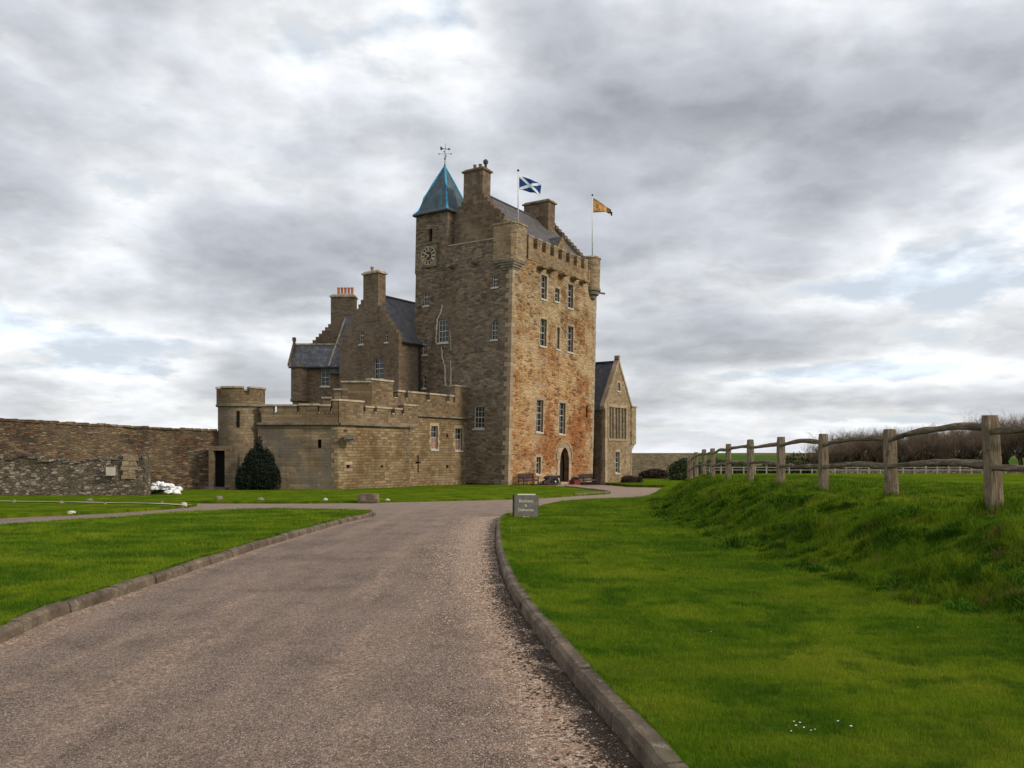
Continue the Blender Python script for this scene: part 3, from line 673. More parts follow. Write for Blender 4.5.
# shaded face
lw = [((423.6, 292.5, 428.6, 305.5), (1, 2)), ((438.2, 319.5, 448.2, 342.5), (2, 3)), ((422.7, 339.5, 426.9, 354.5), (1, 2)), ((422.8, 376, 425.8, 388), (0, 2)),
      ((492.3, 275.5, 497.8, 287), (1, 2)), ((491.4, 321, 497.2, 339.5), (1, 3)), ((474, 406, 484.3, 428.5), (2, 3))]
TUR0, TUR1 = 6.9, 10.4      # clock turret in y
lr = [(wrect(tower, *B, *q), bb) for q, bb in lw]
cslit = wrect(tower, *B, 428.9, 229, 432.4, 241.5)
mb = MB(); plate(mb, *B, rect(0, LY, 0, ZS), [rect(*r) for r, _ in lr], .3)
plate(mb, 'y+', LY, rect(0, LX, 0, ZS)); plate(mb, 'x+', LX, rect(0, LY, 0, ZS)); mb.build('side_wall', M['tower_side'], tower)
mb = MB(); mb.box(.5, LX - .5, .5, LY - .5, ZS - .6, ZS - .2); mb.build('walkway', M['lead'], tower)
for r, n_ in zip(er, [(1, 3), (0, 2), (1, 3), (1, 3), (0, 3), (1, 3), (1, 4), (1, 4), (0, 2)]): window(tower, *A, r, n_, rev=.24, framew=.055)
mb = MB(); F = fmap(*A); u0, u1, v0, v1 = slit; mb.poly([F(u0, v0, .4), F(u1, v0, .4), F(u1, v1, .4), F(u0, v1, .4)]); mb.build('arrow_slit', M['dark'], tower)
for i, (r, n_) in enumerate(lr): window(tower, *B, r, n_, rev=.16, surround=(i == 6), smat='tower_side', framew=.075 if i in (1, 6) else .045)
# arched door
mb = MB(); plate(mb, 'y-', -.06, arch_pts(du0 - .42, du1 + .42, dv0, dv1 + .42), [darch], thick=.3); hood = mb
dsur = mb.build('door_surround', M['quoin'], tower)
mb = MB(); o_ = arch_pts(du0 - .62, du1 + .62, dv0 + 2.0, dv1 + .62, spring=.12); plate(mb, 'y-', -.1, o_, [arch_pts(du0 - .44, du1 + .44, dv0 + 2.0, dv1 + .44, spring=.12)], thick=.12)
mb.build('hood_mould', M['quoin'], dsur)
mb = MB(); plate(mb, 'y-', .55, [(p[0], p[1]) for p in darch], thick=.08)
for k in range(1, 6): fbox(mb, 'y-', .55, du0 + (du1 - du0) * k / 6 - .015, du0 + (du1 - du0) * k / 6 + .015, dv0 + .02, dv0 + 2.3, -.02, 0)
d_ = mb.build('door', M['oak'], tower)
for zz_ in (.7, 2.0): mb = MB(); fbox(mb, 'y-', .55, du0 + .08, du1 - .3, dv0 + zz_, dv0 + zz_ + .07, -.035, -.021); mb.build('hinge', M['iron'], d_)
mb = MB(); fbox(mb, 'y-', 0, du0 - .5, du1 + .5, -.1, dv0 - .01, -.5, .6); mb.build('doorstep', M['quoin'], tower)
# quoins up the three corners
n = int(ZS / .4)
for e_2 in (0, 1):
    mb = MB()
    for i in range(n):
        a, b_ = (.62, .34) if i % 2 else (.34, .62); z0 = i * ZS / n + .006; z1 = (i + 1) * ZS / n - .006
        a2, b2 = (.6, .32) if i % 2 else (.32, .6)
        j_ = random.uniform(.0, .035); a += random.uniform(-.08, .08); a2 += random.uniform(-.08, .08)
        if e_2: mb.box(LX - a2, LX + .012 + j_, -.014 - j_ * .6, b2, z0, z1)
        else: mb.box(-.012 - j_, a, -.014 - j_ * .6, b_, z0, z1)
    mb.build('quoins', M['quoin'], tower)
mb = MB()
for i in range(n):
    a, b_ = (.32, .62) if i % 2 else (.5, .34); mb.box(-.013, b_, LY - a, LY + .012, i * ZS / n + .006, (i + 1) * ZS / n - .006)
mb.build('left_quoins', M['tower_side'], tower)
# pale repaired cracks in the shaded face
def crack(pts, wd):
    mb = MB(); P_ = [on_wall(tower, *B, *p) for p in pts]
    for i in range(len(P_) - 1):
        (a, za), (b_, zb) = P_[i], P_[i + 1]; n = 5
        for k in range(n):
            q0, q1 = k / n, (k + 1) / n; j0 = .03 * math.sin(i * 7 + k * 2.1); j1 = .03 * math.sin(i * 7 + (k + 1) * 2.1)
            y0, z0, y1, z1 = a + (b_ - a) * q0 + j0, za + (zb - za) * q0, a + (b_ - a) * q1 + j1, za + (zb - za) * q1
            w0 = wd * (.7 + .5 * abs(math.sin(k * 3 + i))); mb.poly([(-.005, y0 - w0, z0), (-.005, y0 + w0, z0), (-.005, y1 + w0, z1), (-.005, y1 - w0, z1)])
    mb.build('mortar_repair', M['mortar'], tower)
M['mortar'] = simple('pale_mortar', (.46, .41, .34), .95, .25, 3.)
crack([(442.3, 304), (441, 312), (437.5, 319), (436.5, 330), (436, 343)], .065); crack([(441.5, 347), (442.5, 358), (445, 366), (445.5, 386)], .06)
crack([(450, 330), (451, 350)], .03); crack([(450.8, 360), (451, 386)], .06)
# parapet of the entrance face
mb = MB(); cp = MB(); pts, caps = crenel(2.2, 12.4, ZS, tz(18.95), ZM, 8, gapfrac=.46); plate(mb, 'y-', -.03, [(p[0], p[1]) for p in pts], thick=.5)
plate(mb, 'y+', LY + .05, [(p[0], p[1]) for p in pts], thick=.45); pts2, caps2 = crenel(2.0, LY - 2, ZS, ZL, ZM, 5); plate(mb, 'x+', LX + .05, pts2, thick=.45)
copings(cp, 'y-', -.03, [(a, b_, ZM) for a, b_ in caps], .5, .08, .03)
bt0 = mb.build('battlement', M['parapet'], tower); cp.build('coping', M['coping'], bt0)
mb = MB(); cp = MB(); plate(mb, 'x-', -.02, [(1.95, ZS), (1.95, tz(19.3)), (TUR0, tz(19.3)), (TUR0, ZS)], thick=.42); fbox(cp, 'x-', -.02, 1.95, TUR0, tz(19.302), tz(19.4), -.03, .45)
bt0 = mb.build('side_parapet', M['tower_side'], tower); cp.build('coping', M['quoin'], bt0)
# corbel table under the parapet and water spouts
sp = [(539.5, 268), (549, 270), (561, 275), (572.5, 278.5), (581.5, 281.7)]
for q in sp:
    u, v = on_wall(tower, *A, *q); mb = MB(); mb.box(u - .42, u + .42, -.62, .1, v - .08, v + .08); mb.box(u - .25, u + .25, -.25, .1, v - .2, v - .081); mb.build('water_spout', M['parapet'], tower)
for q in [(452.7, 267), (476, 263.3)]:
    u, v = on_wall(tower, *B, *q); mb = MB(); mb.tube([(.1, u, v + .05), (-.75, u, v - .05)], [.2, .17], 10); mb.build('water_spout', M['string'], tower)
# near corner bartizan: square, corbelled out on both faces
mb = MB(); zb, zt = tz(17.4), tz(20.3); p_ = .3; s_ = 1.8; ch = .3
prof = [(-p_ + ch, -p_), (1.45, -p_), (1.45, 0.3), (.3, s_), (-p_, s_), (-p_, -p_ + ch)]
prof = [(-p_ + ch, -p_), (1.5, -p_), (1.5, s_), (-p_, s_), (-p_, -p_ + ch)]
mb.prism(prof, zb, zt); bz = mb.build('bartizan', M['parapet'], tower)
mb = MB()
for k in range(4):
    q = p_ * (1 - k / 4) - .02; mb.prism([(-q, -q), (1.42 - k * .25, -q), (1.42 - k * .25, .2), (.2, .2), (.2, s_ - .1 - k * .25), (-q, s_ - .1 - k * .25)], zb - .2 * (k + 1), zb - .2 * k - .002)
mb.build('corbel', M['string'], bz)
mb = MB(); mb.prism([(-p_ + ch - .05, -p_ - .07), (1.57, -p_ - .07), (1.57, s_ + .07), (-p_ - .07, s_ + .07), (-p_ - .07, -p_ + ch - .05)], zt + .002, zt + .13); mb.build('coping', M['parapet'], bz)
# far corner round bartizan
cx_, cy_ = LX - .75, .22; r0 = .86
mb = MB(); mb.lathe([(r0, tz(17.4)), (r0, tz(20.25)), (r0 - .3, tz(20.25)), (r0 - .3, tz(19.4)), (0, tz(19.4))], cx_, cy_, 28); b2_ = mb.build('bartizan', M['parapet'], tower, False)
mb = MB(); mb.lathe([(.1, tz(16.2)), (.5, tz(16.5)), (.52, tz(16.75)), (.78, tz(16.85)), (.8, tz(17.1)), (.95, tz(17.2)), (.95, tz(17.42)), (.5, tz(17.42))], cx_, cy_, 28); mb.build('corbel', M['string'], b2_)
mb = MB(); mb.lathe([(r0 + .07, tz(20.25)), (r0 + .07, tz(20.4)), (.6, tz(20.45)), (.6, tz(20.25))], cx_, cy_, 28); mb.build('coping', M['coping'], b2_)
mb = MB(); mb.tube([(cx_, cy_, tz(17.2)), (cx_ + 1.1, cy_ - .95, tz(17.1))], .09, 8); mb.build('water_spout', M['string'], b2_)
mb = MB(); plate(mb, 'y-', -.11, [(12.4, ZS), (12.4, tz(19.1)), (13.2, tz(19.1)), (13.2, ZS)], thick=.45); mb.build('battlement', M['parapet'], tower)
# cap house: crow-stepped gables, slated roof
CY0, CY1, GX0, GX1 = .95, 8.6, .9, 13.2; ZE, ZR = tz(20.1), tz(24.15); CM = (CY0 + CY1) / 2
def capgable(x, th, name='gable'):
    mb = MB(); st = steps(CY0, CY1, ZE, ZR, 11, .22); plate(mb, 'x-', x, [(CY0, ZS)] + st + [(CY1, ZS)], thick=th); return mb.build(name, M['chimney'], tower)
capgable(GX0, .6); capgable(GX1, .5)
mb = MB(); plate(mb, 'y-', CY0 + .02, rect(GX0 + .6, GX1, ZS, ZE)); plate(mb, 'y+', CY1, rect(GX0 + .6, GX1, ZS, ZE)); mb.build('cap_house_wall', M['chimney'], tower)
rf = MB(); sl_ = (ZR - ZE) / (CM - CY0)
roofslab(rf, (GX0 + .6, CY0 - .25, ZE - .25 * sl_), (GX1, CY0 - .25, ZE - .25 * sl_), (GX1, CM, ZR), (GX0 + .6, CM, ZR)); roofslab(rf, (GX0 + .6, CM, ZR), (GX1, CM, ZR), (GX1, CY1 + .2, ZE - .2 * sl_), (GX0 + .6, CY1 + .2, ZE - .2 * sl_))
roof = rf.build('roof', M['slate'], tower)
mb = MB(); mb.box(GX0 + .6, GX1, CM - .14, CM + .14, ZR - .06, ZR + .09, (0, .1)); mb.build('ridge', M['lead'], roof)
mb = MB(); mb.box(GX0 + .6, GX1, CY0 - .42, CY0 - .26, ZE - .42, ZE - .28); mb.build('gutter', M['iron'], roof)
def chimney(root, x0, x1, y0, y1, z0, z1, mat='chimney', pots=(), pmat='terracotta', ph=.5, capo=.14, rad=.14):
    mb = MB(); mb.box(x0, x1, y0, y1, z0, z1); c = mb.build('chimney', M[mat], root)
    mb = MB(); mb.box(x0 - capo, x1 + capo, y0 - capo, y1 + capo, z1 + .002, z1 + .14); mb.box(x0 - capo * .4, x1 + capo * .4, y0 - capo * .4, y1 + capo * .4, z1 + .142, z1 + .3, (.12, .12)); mb.build('chimney_cap', M['coping' if mat == 'house' else mat], c)
    for (x, y) in pots:
        mb = MB(); z = z1 + .3; mb.lathe([(rad * 1.1, z - .05), (rad, z + ph * .2), (rad * .9, z + ph * .8), (rad * 1.15, z + ph * .85), (rad * 1.15, z + ph), (rad * .75, z + ph), (rad * .7, z + ph * .6), (0, z + ph * .6)], x, y, 12); mb.build('chimney_pot', M[pmat], c, True)
    return c
chimney(tower, GX0 - .03, GX0 + 1.1, 3.9, 5.95, ZR - 1.6, tz(25.7), pots=((GX0 + .4, 5.1), (GX0 + .5, 4.6)), pmat='buffpot', ph=.4)
mb = MB(); mb.lathe([(.16, tz(25.98)), (.1, tz(26.3)), (.2, tz(26.4)), (.24, tz(26.6)), (.1, tz(26.75)), (0, tz(26.75))], GX0 + .6, 4.1, 10); mb.build('chimney_cowl', M['lead'], tower, True)
chimney(tower, 10.8, 12.0, 3.5, 6.3, ZR - 3, tz(25.6))
# dormer near the far end
u, v = on_wall(tower, 'y-', .9, 560, 250); dxx = u
mb = MB(); plate(mb, 'y-', .62, [(dxx - .75, ZS), (dxx - .75, ZE + .3), (dxx, ZE + 1.3), (dxx + .75, ZE + .3), (dxx + .75, ZS)], [rect(dxx - .28, dxx + .28, ZE - .9, ZE - .05)], thick=.3)
dm = mb.build('dormer', M['parapet'], tower)
mb = MB(); roofslab(mb, (dxx - .82, .7, ZE + .22), (dxx, .7, ZE + 1.32), (dxx, 2.6, ZE + 1.32), (dxx - .82, 2.6, ZE + .22)); roofslab(mb, (dxx, .7, ZE + 1.32), (dxx + .82, .7, ZE + .22), (dxx + .82, 2.6, ZE + .22), (dxx, 2.6, ZE + 1.32)); mb.build('dormer_roof', M['slate'], dm)
mb = MB(); mb.poly([(dxx - .28, .8, ZE - .9), (dxx + .28, .8, ZE - .9), (dxx + .28, .8, ZE - .05), (dxx - .28, .8, ZE - .05)]); mb.build('pane', M['glass'], dm)
# clock turret
ZTE = tz(22.55); ZTA = tz(27.1); TX1 = 3.3
mb = MB(); plate(mb, 'x-', -.03, rect(TUR0, TUR1 + .1, tz(17.3), ZTE), [rect(*cslit)], .3)
u0, u1, v0, v1 = wrect(tower, 'y-', TUR0, 448.3, 238.5, 452.2, 246); u0, u1 = .7, 1.5
plate(mb, 'y-', TUR0, rect(-.03, TX1, tz(17.3), ZTE), [rect(u0, u1, v0, v1)], .3); plate(mb, 'y+', TUR1 + .1, rect(-.03, TX1, tz(17.3), ZTE)); plate(mb, 'x+', TX1, rect(TUR0, TUR1 + .1, tz(17.3), ZTE))
tur = mb.build('clock_turret', M['tower_side'], tower)
mb = MB(); mb.poly([(u0, TUR0 + .28, v0), (u1, TUR0 + .28, v0), (u1, TUR0 + .28, v1), (u0, TUR0 + .28, v1)]); mb.build('opening', M['dark'], tur); mb = MB(); mb.poly([(.2, cslit[0], cslit[2]), (.2, cslit[1], cslit[2]), (.2, cslit[1], cslit[3]), (.2, cslit[0], cslit[3])]); mb.build('opening', M['dark'], tur)
mb = MB()
for i in range(12):
    z0 = tz(17.3) + i * (ZTE - tz(17.3)) / 12; z1 = z0 + (ZTE - tz(17.3)) / 12 - .012; a = .6 if i % 2 else .35
    mb.box(-.048, .95 - a, TUR0 - .014, TUR0 + a, z0, z1)
mb.build('turret_quoins', M['chimney'], tur)
mb = MB(); ax_, ay_ = (TX1 - .1) / 2, (TUR0 + TUR1 + .1) / 2; o = .16
base = [(-.1 - o, TUR0 - o), (TX1 + o, TUR0 - o), (TX1 + o, TUR1 + .1 + o), (-.1 - o, TUR1 + .1 + o)]
def spire_pt(p, k):   # slight bell-cast
    kk = k if k > .12 else k * .75
    return (p[0] + (ax_ - p[0]) * (k if k > .12 else k * 1.5), p[1] + (ay_ - p[1]) * (k if k > .12 else k * 1.5), ZTE - .1 + (ZTA - ZTE + .1) * kk)
ks = [0, .06, .12, .35, .6, .8, .985]
for i in range(4):
    p, q = base[i], base[(i + 1) % 4]
    for a, b_ in zip(ks[:-1], ks[1:]): mb.poly([spire_pt(p, a), spire_pt(q, a), spire_pt(q, b_), spire_pt(p, b_)])
mb.poly([spire_pt(p, 0) for p in base][::-1]); spire = mb.build('spire', M['spire'], tower)
mb = MB()
for p in base: mb.tube([spire_pt(p, k) for k in ks] + [(ax_, ay_, ZTA + .1)], [.10, .10, .10, .10, .10, .09, .06, .05], 8)
mb.build('hip_flashing', M['verdigris'], spire)
mb = MB()
for i in range(4):
    p, q = base[i], base[(i + 1) % 4]; mb.tube([spire_pt(p, 0), spire_pt(q, 0)], .09, 6)
mb.build('eaves_trim', M['lead'], spire)
mb = MB(); mb.lathe([(.2, ZTA - .5), (.16, ZTA), (.07, ZTA + .15), (.05, ZTA + .5), (.12, ZTA + .58), (.12, ZTA + .7), (.04, ZTA + .78), (.03, ZTA + 1.95), (0, ZTA + 2.0)], ax_, ay_, 10); mb.v = [((x - ax_) * .6 + ax_, (y - ay_) * .6 + ay_, z) for x, y, z in mb.v]
vane = mb.build('weather_vane', M['lead'], tower, True)
mb = MB()
for a in (0, 90):
    d = Vector((math.cos(R(a + 30)), math.sin(R(a + 30)), 0)) * .55; c = Vector((ax_, ay_, ZTA + 1.05)); mb.tube([c - d, c + d], .014, 6)
    for s_2 in (-1, 1): mb.box(c.x + d.x * s_2 - .035, c.x + d.x * s_2 + .035, c.y + d.y * s_2 - .035, c.y + d.y * s_2 + .035, c.z - .05, c.z + .06)
mb.tube([(ax_ - .3, ay_ + .25, ZTA + 1.5), (ax_ + .3, ay_ - .25, ZTA + 1.5)], .03, 6); mb.prism([(ay_ - .45, ZTA + 1.5), (ay_ - .2, ZTA + 1.4), (ay_ - .2, ZTA + 1.62)], ax_ + .2, ax_ + .24, 'x'); mb.prism([(ay_ + .1, ZTA + 1.42), (ay_ + .4, ZTA + 1.4), (ay_ + .4, ZTA + 1.75), (ay_ + .2, ZTA + 1.62)], ax_ - .2, ax_ - .16, 'x')
mb.build('pointer', M['lead'], vane)
# clock
cu, cv = on_wall(tower, 'x-', -.03, 429.6, 256.2); 
mb = MB(); plate(mb, 'x-', -.2, rect(cu - .92, cu + .92, cv - .98, cv + .98), thick=.16); fbox(mb, 'x-', -.2, cu - 1.0, cu + 1.0, cv + .99, cv + 1.1, -.08, .1); ck = mb.build('clock', M['string'], tower)
mb = MB(); mb.add([(-.212, cu + .8 * math.cos(2 * math.pi * i / 40), cv + .8 * math.sin(2 * math.pi * i / 40)) for i in range(40)], [tuple(range(40))]); mb.build('clock_face', M['iron'], ck)
mb = MB()
def ring(mb, r0, r1, x, n=48):
    for i in range(n):
        a, b_ = 2 * math.pi * i / n, 2 * math.pi * (i + 1) / n
        mb.poly([(x, cu + r0 * math.cos(a), cv + r0 * math.sin(a)), (x, cu + r1 * math.cos(a), cv + r1 * math.sin(a)), (x, cu + r1 * math.cos(b_), cv + r1 * math.sin(b_)), (x, cu + r0 * math.cos(b_), cv + r0 * math.sin(b_))])
ring(mb, .76, .80, -.222); mb.build('clock_ring', M['gold'], ck); mb = MB(); ring(mb, .40, .435, -.222); mb.build('clock_ring', M['gold'], ck)
mb = MB(); roman = {0: 'XII', 1: 'I', 2: 'II', 3: 'III', 4: 'IIII', 5: 'V', 6: 'VI', 7: 'VII', 8: 'VIII', 9: 'IX', 10: 'X', 11: 'XI'}
for h_, s_3 in roman.items():
    th = R(90 - 30 * h_); er_ = Vector((math.cos(th), math.sin(th))); et = Vector((math.sin(th), -math.cos(th)))     # clockwise tangent
    wds = [.055 if ch_ == 'I' else .11 for ch_ in s_3]; tot = sum(wds); x = -tot / 2
    def seg(a, b_, hw):
        p0 = er_ * a[1] + et * a[0]; p1 = er_ * b_[1] + et * b_[0]; t2 = et * hw
        mb.poly([(-.226, cu - (q.x), cv + q.y) for q in (p0 - t2, p0 + t2, p1 + t2, p1 - t2)])
    for ch_, wd in zip(s_3, wds):
        c0 = x + wd / 2
        if ch_ == 'I': seg((c0, .47), (c0, .74), .018)
        elif ch_ == 'V': seg((c0, .47), (c0 - .035, .74), .018); seg((c0, .47), (c0 + .035, .74), .012)
        else: seg((c0 - .035, .47), (c0 + .035, .74), .014); seg((c0 + .035, .47), (c0 - .035, .74), .018)
        x += wd
mb.build('numerals', M['gold'], ck)
mb = MB()
for ang, L, wd in ((R(90 - 30 * 7.6), .42, .06), (R(90 - 6 * 8), 0.1, .05), (R(90 - 6 * 51), .66, .045)):
    d = Vector((-math.cos(ang), math.sin(ang))); p = Vector((-d.y, d.x)) * wd
    mb.poly([(-.236, cu - d.x * .12 + p.x, cv - d.y * .12 + p.y), (-.236, cu - d.x * .12 - p.x, cv - d.y * .12 - p.y), (-.236, cu + d.x * L - p.x * .3, cv + d.y * L - p.y * .3), (-.236, cu + d.x * L + p.x * .3, cv + d.y * L + p.y * .3)])
mb.build('clock_hands', M['gold'], ck)

# flagpoles
def cloth(o_name, parent, org, L, hgt, droop, tri, mat, phase=0):
    nx, nz = 26, 14; vs = []; uv = []
    for i in range(nx + 1):
        for j in range(nz + 1):
            u, v = i / nx, j / nz; wv = .16 * math.sin(u * 7 + v * 1.6 + phase) * u + .05 * math.sin(u * 15 + v * 3) * u
            x = u * L * (1 - .06 * (1 - v)); top = -droop * u ** 1.15; hh = hgt * (1 - tri * u)
            z = top - (1 - v) * hh + (.05 * math.sin(u * 9 + phase)) * u
            vs.append((org[0] + x, org[1] + wv * 1.3 + x * .15, org[2] + z)); uv.append((u, v))
    fs = [(i * (nz + 1) + j, (i + 1) * (nz + 1) + j, (i + 1) * (nz + 1) + j + 1, i * (nz + 1) + j + 1) for i in range(nx) for j in range(nz)]
    me = bpy.data.meshes.new(o_name); me.from_pydata(vs, [], fs); me.materials.append(mat); l = me.uv_layers.new(name='UVMap')
    for p in me.polygons:
        for li, vi in zip(p.loop_indices, p.vertices): l.data[li].uv = uv[vi]
    me.polygons.foreach_set('use_smooth', [True] * len(fs))
    o = bpy.data.objects.new(o_name, me); COL.objects.link(o); o.parent = parent
    md = o.modifiers.new('thickness', 'SOLIDIFY'); md.thickness = .012; return o
def flagpole(px, ybase, ytop, Yd, label, blue):
    b0 = world_at(px, ybase, Yd); tp = world_at(px, ytop, Yd); hgt = tp.z - b0.z
    r = tag(empty('flagpole', b0), label, 'flagpole')
    mb = MB(); mb.tube([(0, 0, 0), (0, 0, hgt)], [.06, .042], 10); mb.build('pole', M['polewhite'], r, True)
    mb = MB(); mb.lathe([(0, hgt - .02), (.09, hgt + .03), (.1, hgt + .1), (.05, hgt + .17), (0, hgt + .2)], 0, 0, 10); mb.build('finial', M['iron'], r, True)
    if blue: cloth('flag', r, (.08, 0, hgt - .35), 1.85, 1.12, .55, .12, M['flagblue'])
    else:
        cloth('flag', r, (.08, 0, hgt - .2), 1.75, 1.4, 1.05, .8, M['flaggold'], 1.3)
        mb = MB(); mb.tube([(1.72, .3, hgt - 1.42), (1.86, .34, hgt - 1.5), (1.88, .34, hgt - 1.78)], [.1, .12, .07], 6); mb.build('pennant_tail', M['iron'], r, True)
flagpole(518.2, 222.5, 171.5, 65.9, 'white flagpole flying a blue flag with a white diagonal cross', True)
flagpole(592.4, 259, 196, 76.6, 'white flagpole flying a drooping gold pennant from the far corner turret', False)

# ------------------------------------------------------------------ gabled house left of the tower (shares the tower's bearings)
s_ax = Vector((math.cos(R(ROT)), math.sin(R(ROT)), 0)); t_ax = Vector((-math.sin(R(ROT)), math.cos(R(ROT)), 0)); O = Vector((-.325, 65, 0))
def st(s, t, z=0): q = O + s_ax * s + t_ax * t; return Vector((q.x, q.y, z))
GZ = -1.0
house = tag(empty('gabled_house', st(-2.7, 9.45, GZ), ROT), 'brown crow-stepped gabled house with single tall chimney, against the tower', 'house')
HB = ('x-', 0.0); HWd = 7.2; he, hr = 11.35 - GZ, 15.75 - GZ
hw = [(359.6, 331, 363.4, 344), (385.2, 331.5, 387.6, 342), (374.2, 358, 383.6, 379)]
hrr = [wrect(house, *HB, *q) for q in hw]
mb = MB(); plate(mb, *HB, [(0, 0)] + steps(0, HWd, he, hr, 12, .15) + [(HWd, 0)], [rect(*r) for r in hrr], thick=.45)
mb.build('gable', M['house'], house)
mb = MB(); plate(mb, 'y-', 0.03, rect(.45, 9, 0, he)); plate(mb, 'y+', HWd, rect(.45, 9, 0, he)); plate(mb, 'x+', 9, [(0, 0), (0, he), (HWd / 2, hr), (HWd, he), (HWd, 0)]); mb.build('wall', M['house'], house)
for r, n_ in zip(hrr, [(1, 2), (0, 2), (1, 3)]): window(house, *HB, r, n_, rev=.15, surround=False, framew=.07 if n_[0] == 2 else .04)
rf = MB(); roofslab(rf, (.45, -.18, he - .22), (9.1, -.18, he - .22), (9.1, HWd / 2, hr), (.45, HWd / 2, hr)); roofslab(rf, (.45, HWd / 2, hr), (9.1, HWd / 2, hr), (9.1, HWd + .15, he - .18), (.45, HWd + .15, he - .18)); rfo = rf.build('roof', M['slate2'], house)
mb = MB(); mb.box(.45, 9.1, HWd / 2 - .12, HWd / 2 + .12, hr - .05, hr + .08, (0, .08)); mb.build('ridge', M['lead'], rfo)
mb = MB(); mb.box(.45, 3.2, -.3, -.17, he - .33, he - .2); mb.tube([(2.55, -.14, he - .3), (2.55, -.14, 1)], .07, 8); mb.build('gutter', M['iron'], rfo)
chimney(house, -.04, .9, HWd / 2 - 1.25, HWd / 2 + .55, hr - 2.6, 17.3 - GZ, 'house', pots=((.5, HWd / 2),), pmat='buffpot', ph=.45, capo=.12)

# ------------------------------------------------------------------ lower wing with corner turret, behind the courtyard wall
wing = tag(empty('corner_house', (-15.5, 73, GZ), 0), 'low brown slate-roofed house with corbelled corner turret and row of orange chimney pots', 'house')
X0w = -4.35; we, wr = 9.68 - GZ, 11.75 - GZ
WB = ('y-', 0.0); ww = wrect(wing, *WB, 321, 368.5, 329.4, 386)
mb = MB(); plate(mb, *WB, rect(X0w, .4, 0, we), [rect(*ww)], .3); plate(mb, 'x-', X0w, [(0, 0), (0, we), (1.5, wr), (4.4, we), (4.4, 0)]); mb.build('wall', M['house'], wing)
window(wing, *WB, ww, (1, 3), rev=.16, surround=False)
mb = MB(); tcx, tcy = X0w + .52, .52; mb.lathe([(.95, 6.6 - GZ), (.95, we)], tcx, tcy, 24); tb = mb.build('corner_turret', M['house'], wing, True)
mb = MB(); mb.lathe([(.45, 5.5 - GZ), (.6, 5.75 - GZ), (.62, 5.95 - GZ), (.8, 6.05 - GZ), (.82, 6.3 - GZ), (1.02, 6.38 - GZ), (1.02, 6.6 - GZ), (.5, 6.62 - GZ)], tcx, tcy, 24); mb.build('corbel', M['house'], tb)
rf = MB(); roofslab(rf, (X0w - .35, -.3, we - .2), (.4, -.3, we - .2), (.4, 1.5, wr), (X0w - .35, 1.5, wr)); roofslab(rf, (X0w - .35, 1.5, wr), (.4, 1.5, wr), (.4, 4.5, we - .1), (X0w - .35, 4.5, we - .1)); rfo = rf.build('roof', M['slate3'], wing)
mb = MB(); mb.box(X0w - .3, .4, 1.4, 1.6, wr - .04, wr + .1); mb.build('ridge', M['coping'], rfo)
mb = MB(); mb.box(X0w - .42, .42, -.46, -.31, we - .34, we - .2); mb.build('gutter', M['iron'], rfo)
mb = MB()
pr = [(-.4, we - .2), (-.4, we + .1), (1.5, wr + .32), (4.6, we + .15), (4.6, we - .2), (1.5, wr - .2)]
mb.prism(pr, X0w - .52, X0w - .34, 'x'); mb.box(X0w - .56, X0w - .3, 1.3, 1.7, wr + .3, wr + .65); mb.build('skew', M['chimney'], rfo)
# taller crow-stepped block behind
bx0, bx1, bY = -4.3, 2.9, 4.0; be, br = 11.5 - GZ, 15.2 - GZ
mb = MB(); plate(mb, 'y-', bY, [(bx0, 0)] + steps(bx0, bx1, be, br, 12, .1) + [(bx1, 0)], thick=.45); mb.build('gable', M['house'], wing)
rf = MB(); bm_ = (bx0 + bx1) / 2; roofslab(rf, (bx0 - .1, bY + .45, be - .1), (bm_, bY + .45, br), (bm_, bY + 8, br), (bx0 - .1, bY + 8, be - .1)); roofslab(rf, (bm_, bY + .45, br), (bx1 + .1, bY + .45, be - .1), (bx1 + .1, bY + 8, be - .1), (bm_, bY + 8, br)); rf.build('roof', M['slate2'], wing)
mb = MB(); plate(mb, 'x-', bx0 + .02, rect(bY + .45, bY + 8, 0, be)); plate(mb, 'x+', bx1, rect(bY + .45, bY + 8, 0, be)); mb.build('wall', M['house'], wing)
cpx = bm_ - .62
c0 = chimney(wing, cpx - .62, cpx + 1.68, bY - .03, bY + 1.2, be - .6, 16.65 - GZ, 'house', pots=[(cpx + .0 + .33 * k, bY + .6) for k in range(5)], ph=.75, capo=.1, rad=.13)
# steep slated slope between the two houses
mb = MB(); tl, tr = Vector((-.5, 3.95, 14.6 - GZ)), Vector((.35, 3.95, 15.0 - GZ)); bl, br_ = Vector((-1.15, -.3, we - .2)), Vector((.35, -.3, we - .2))
lowz = Vector((0, 0, -.6)); vs = [bl, br_, tr, tl, bl + lowz, br_ + lowz, Vector((.35, 3.95, we - 1)), Vector((-.5, 3.95, we - 1))]
mb.add(vs, [(0, 1, 2, 3), (0, 3, 7, 4), (1, 5, 6, 2), (4, 5, 1, 0), (4, 7, 6, 5), (2, 6, 7, 3)]); s5 = mb.build('catslide_roof', M['slate3'], wing)
mb = MB(); mb.tube([bl + Vector((0, 0, .06)), tl + Vector((0, 0, .06))], .1, 6); mb.build('roof_flashing', M['coping'], s5)

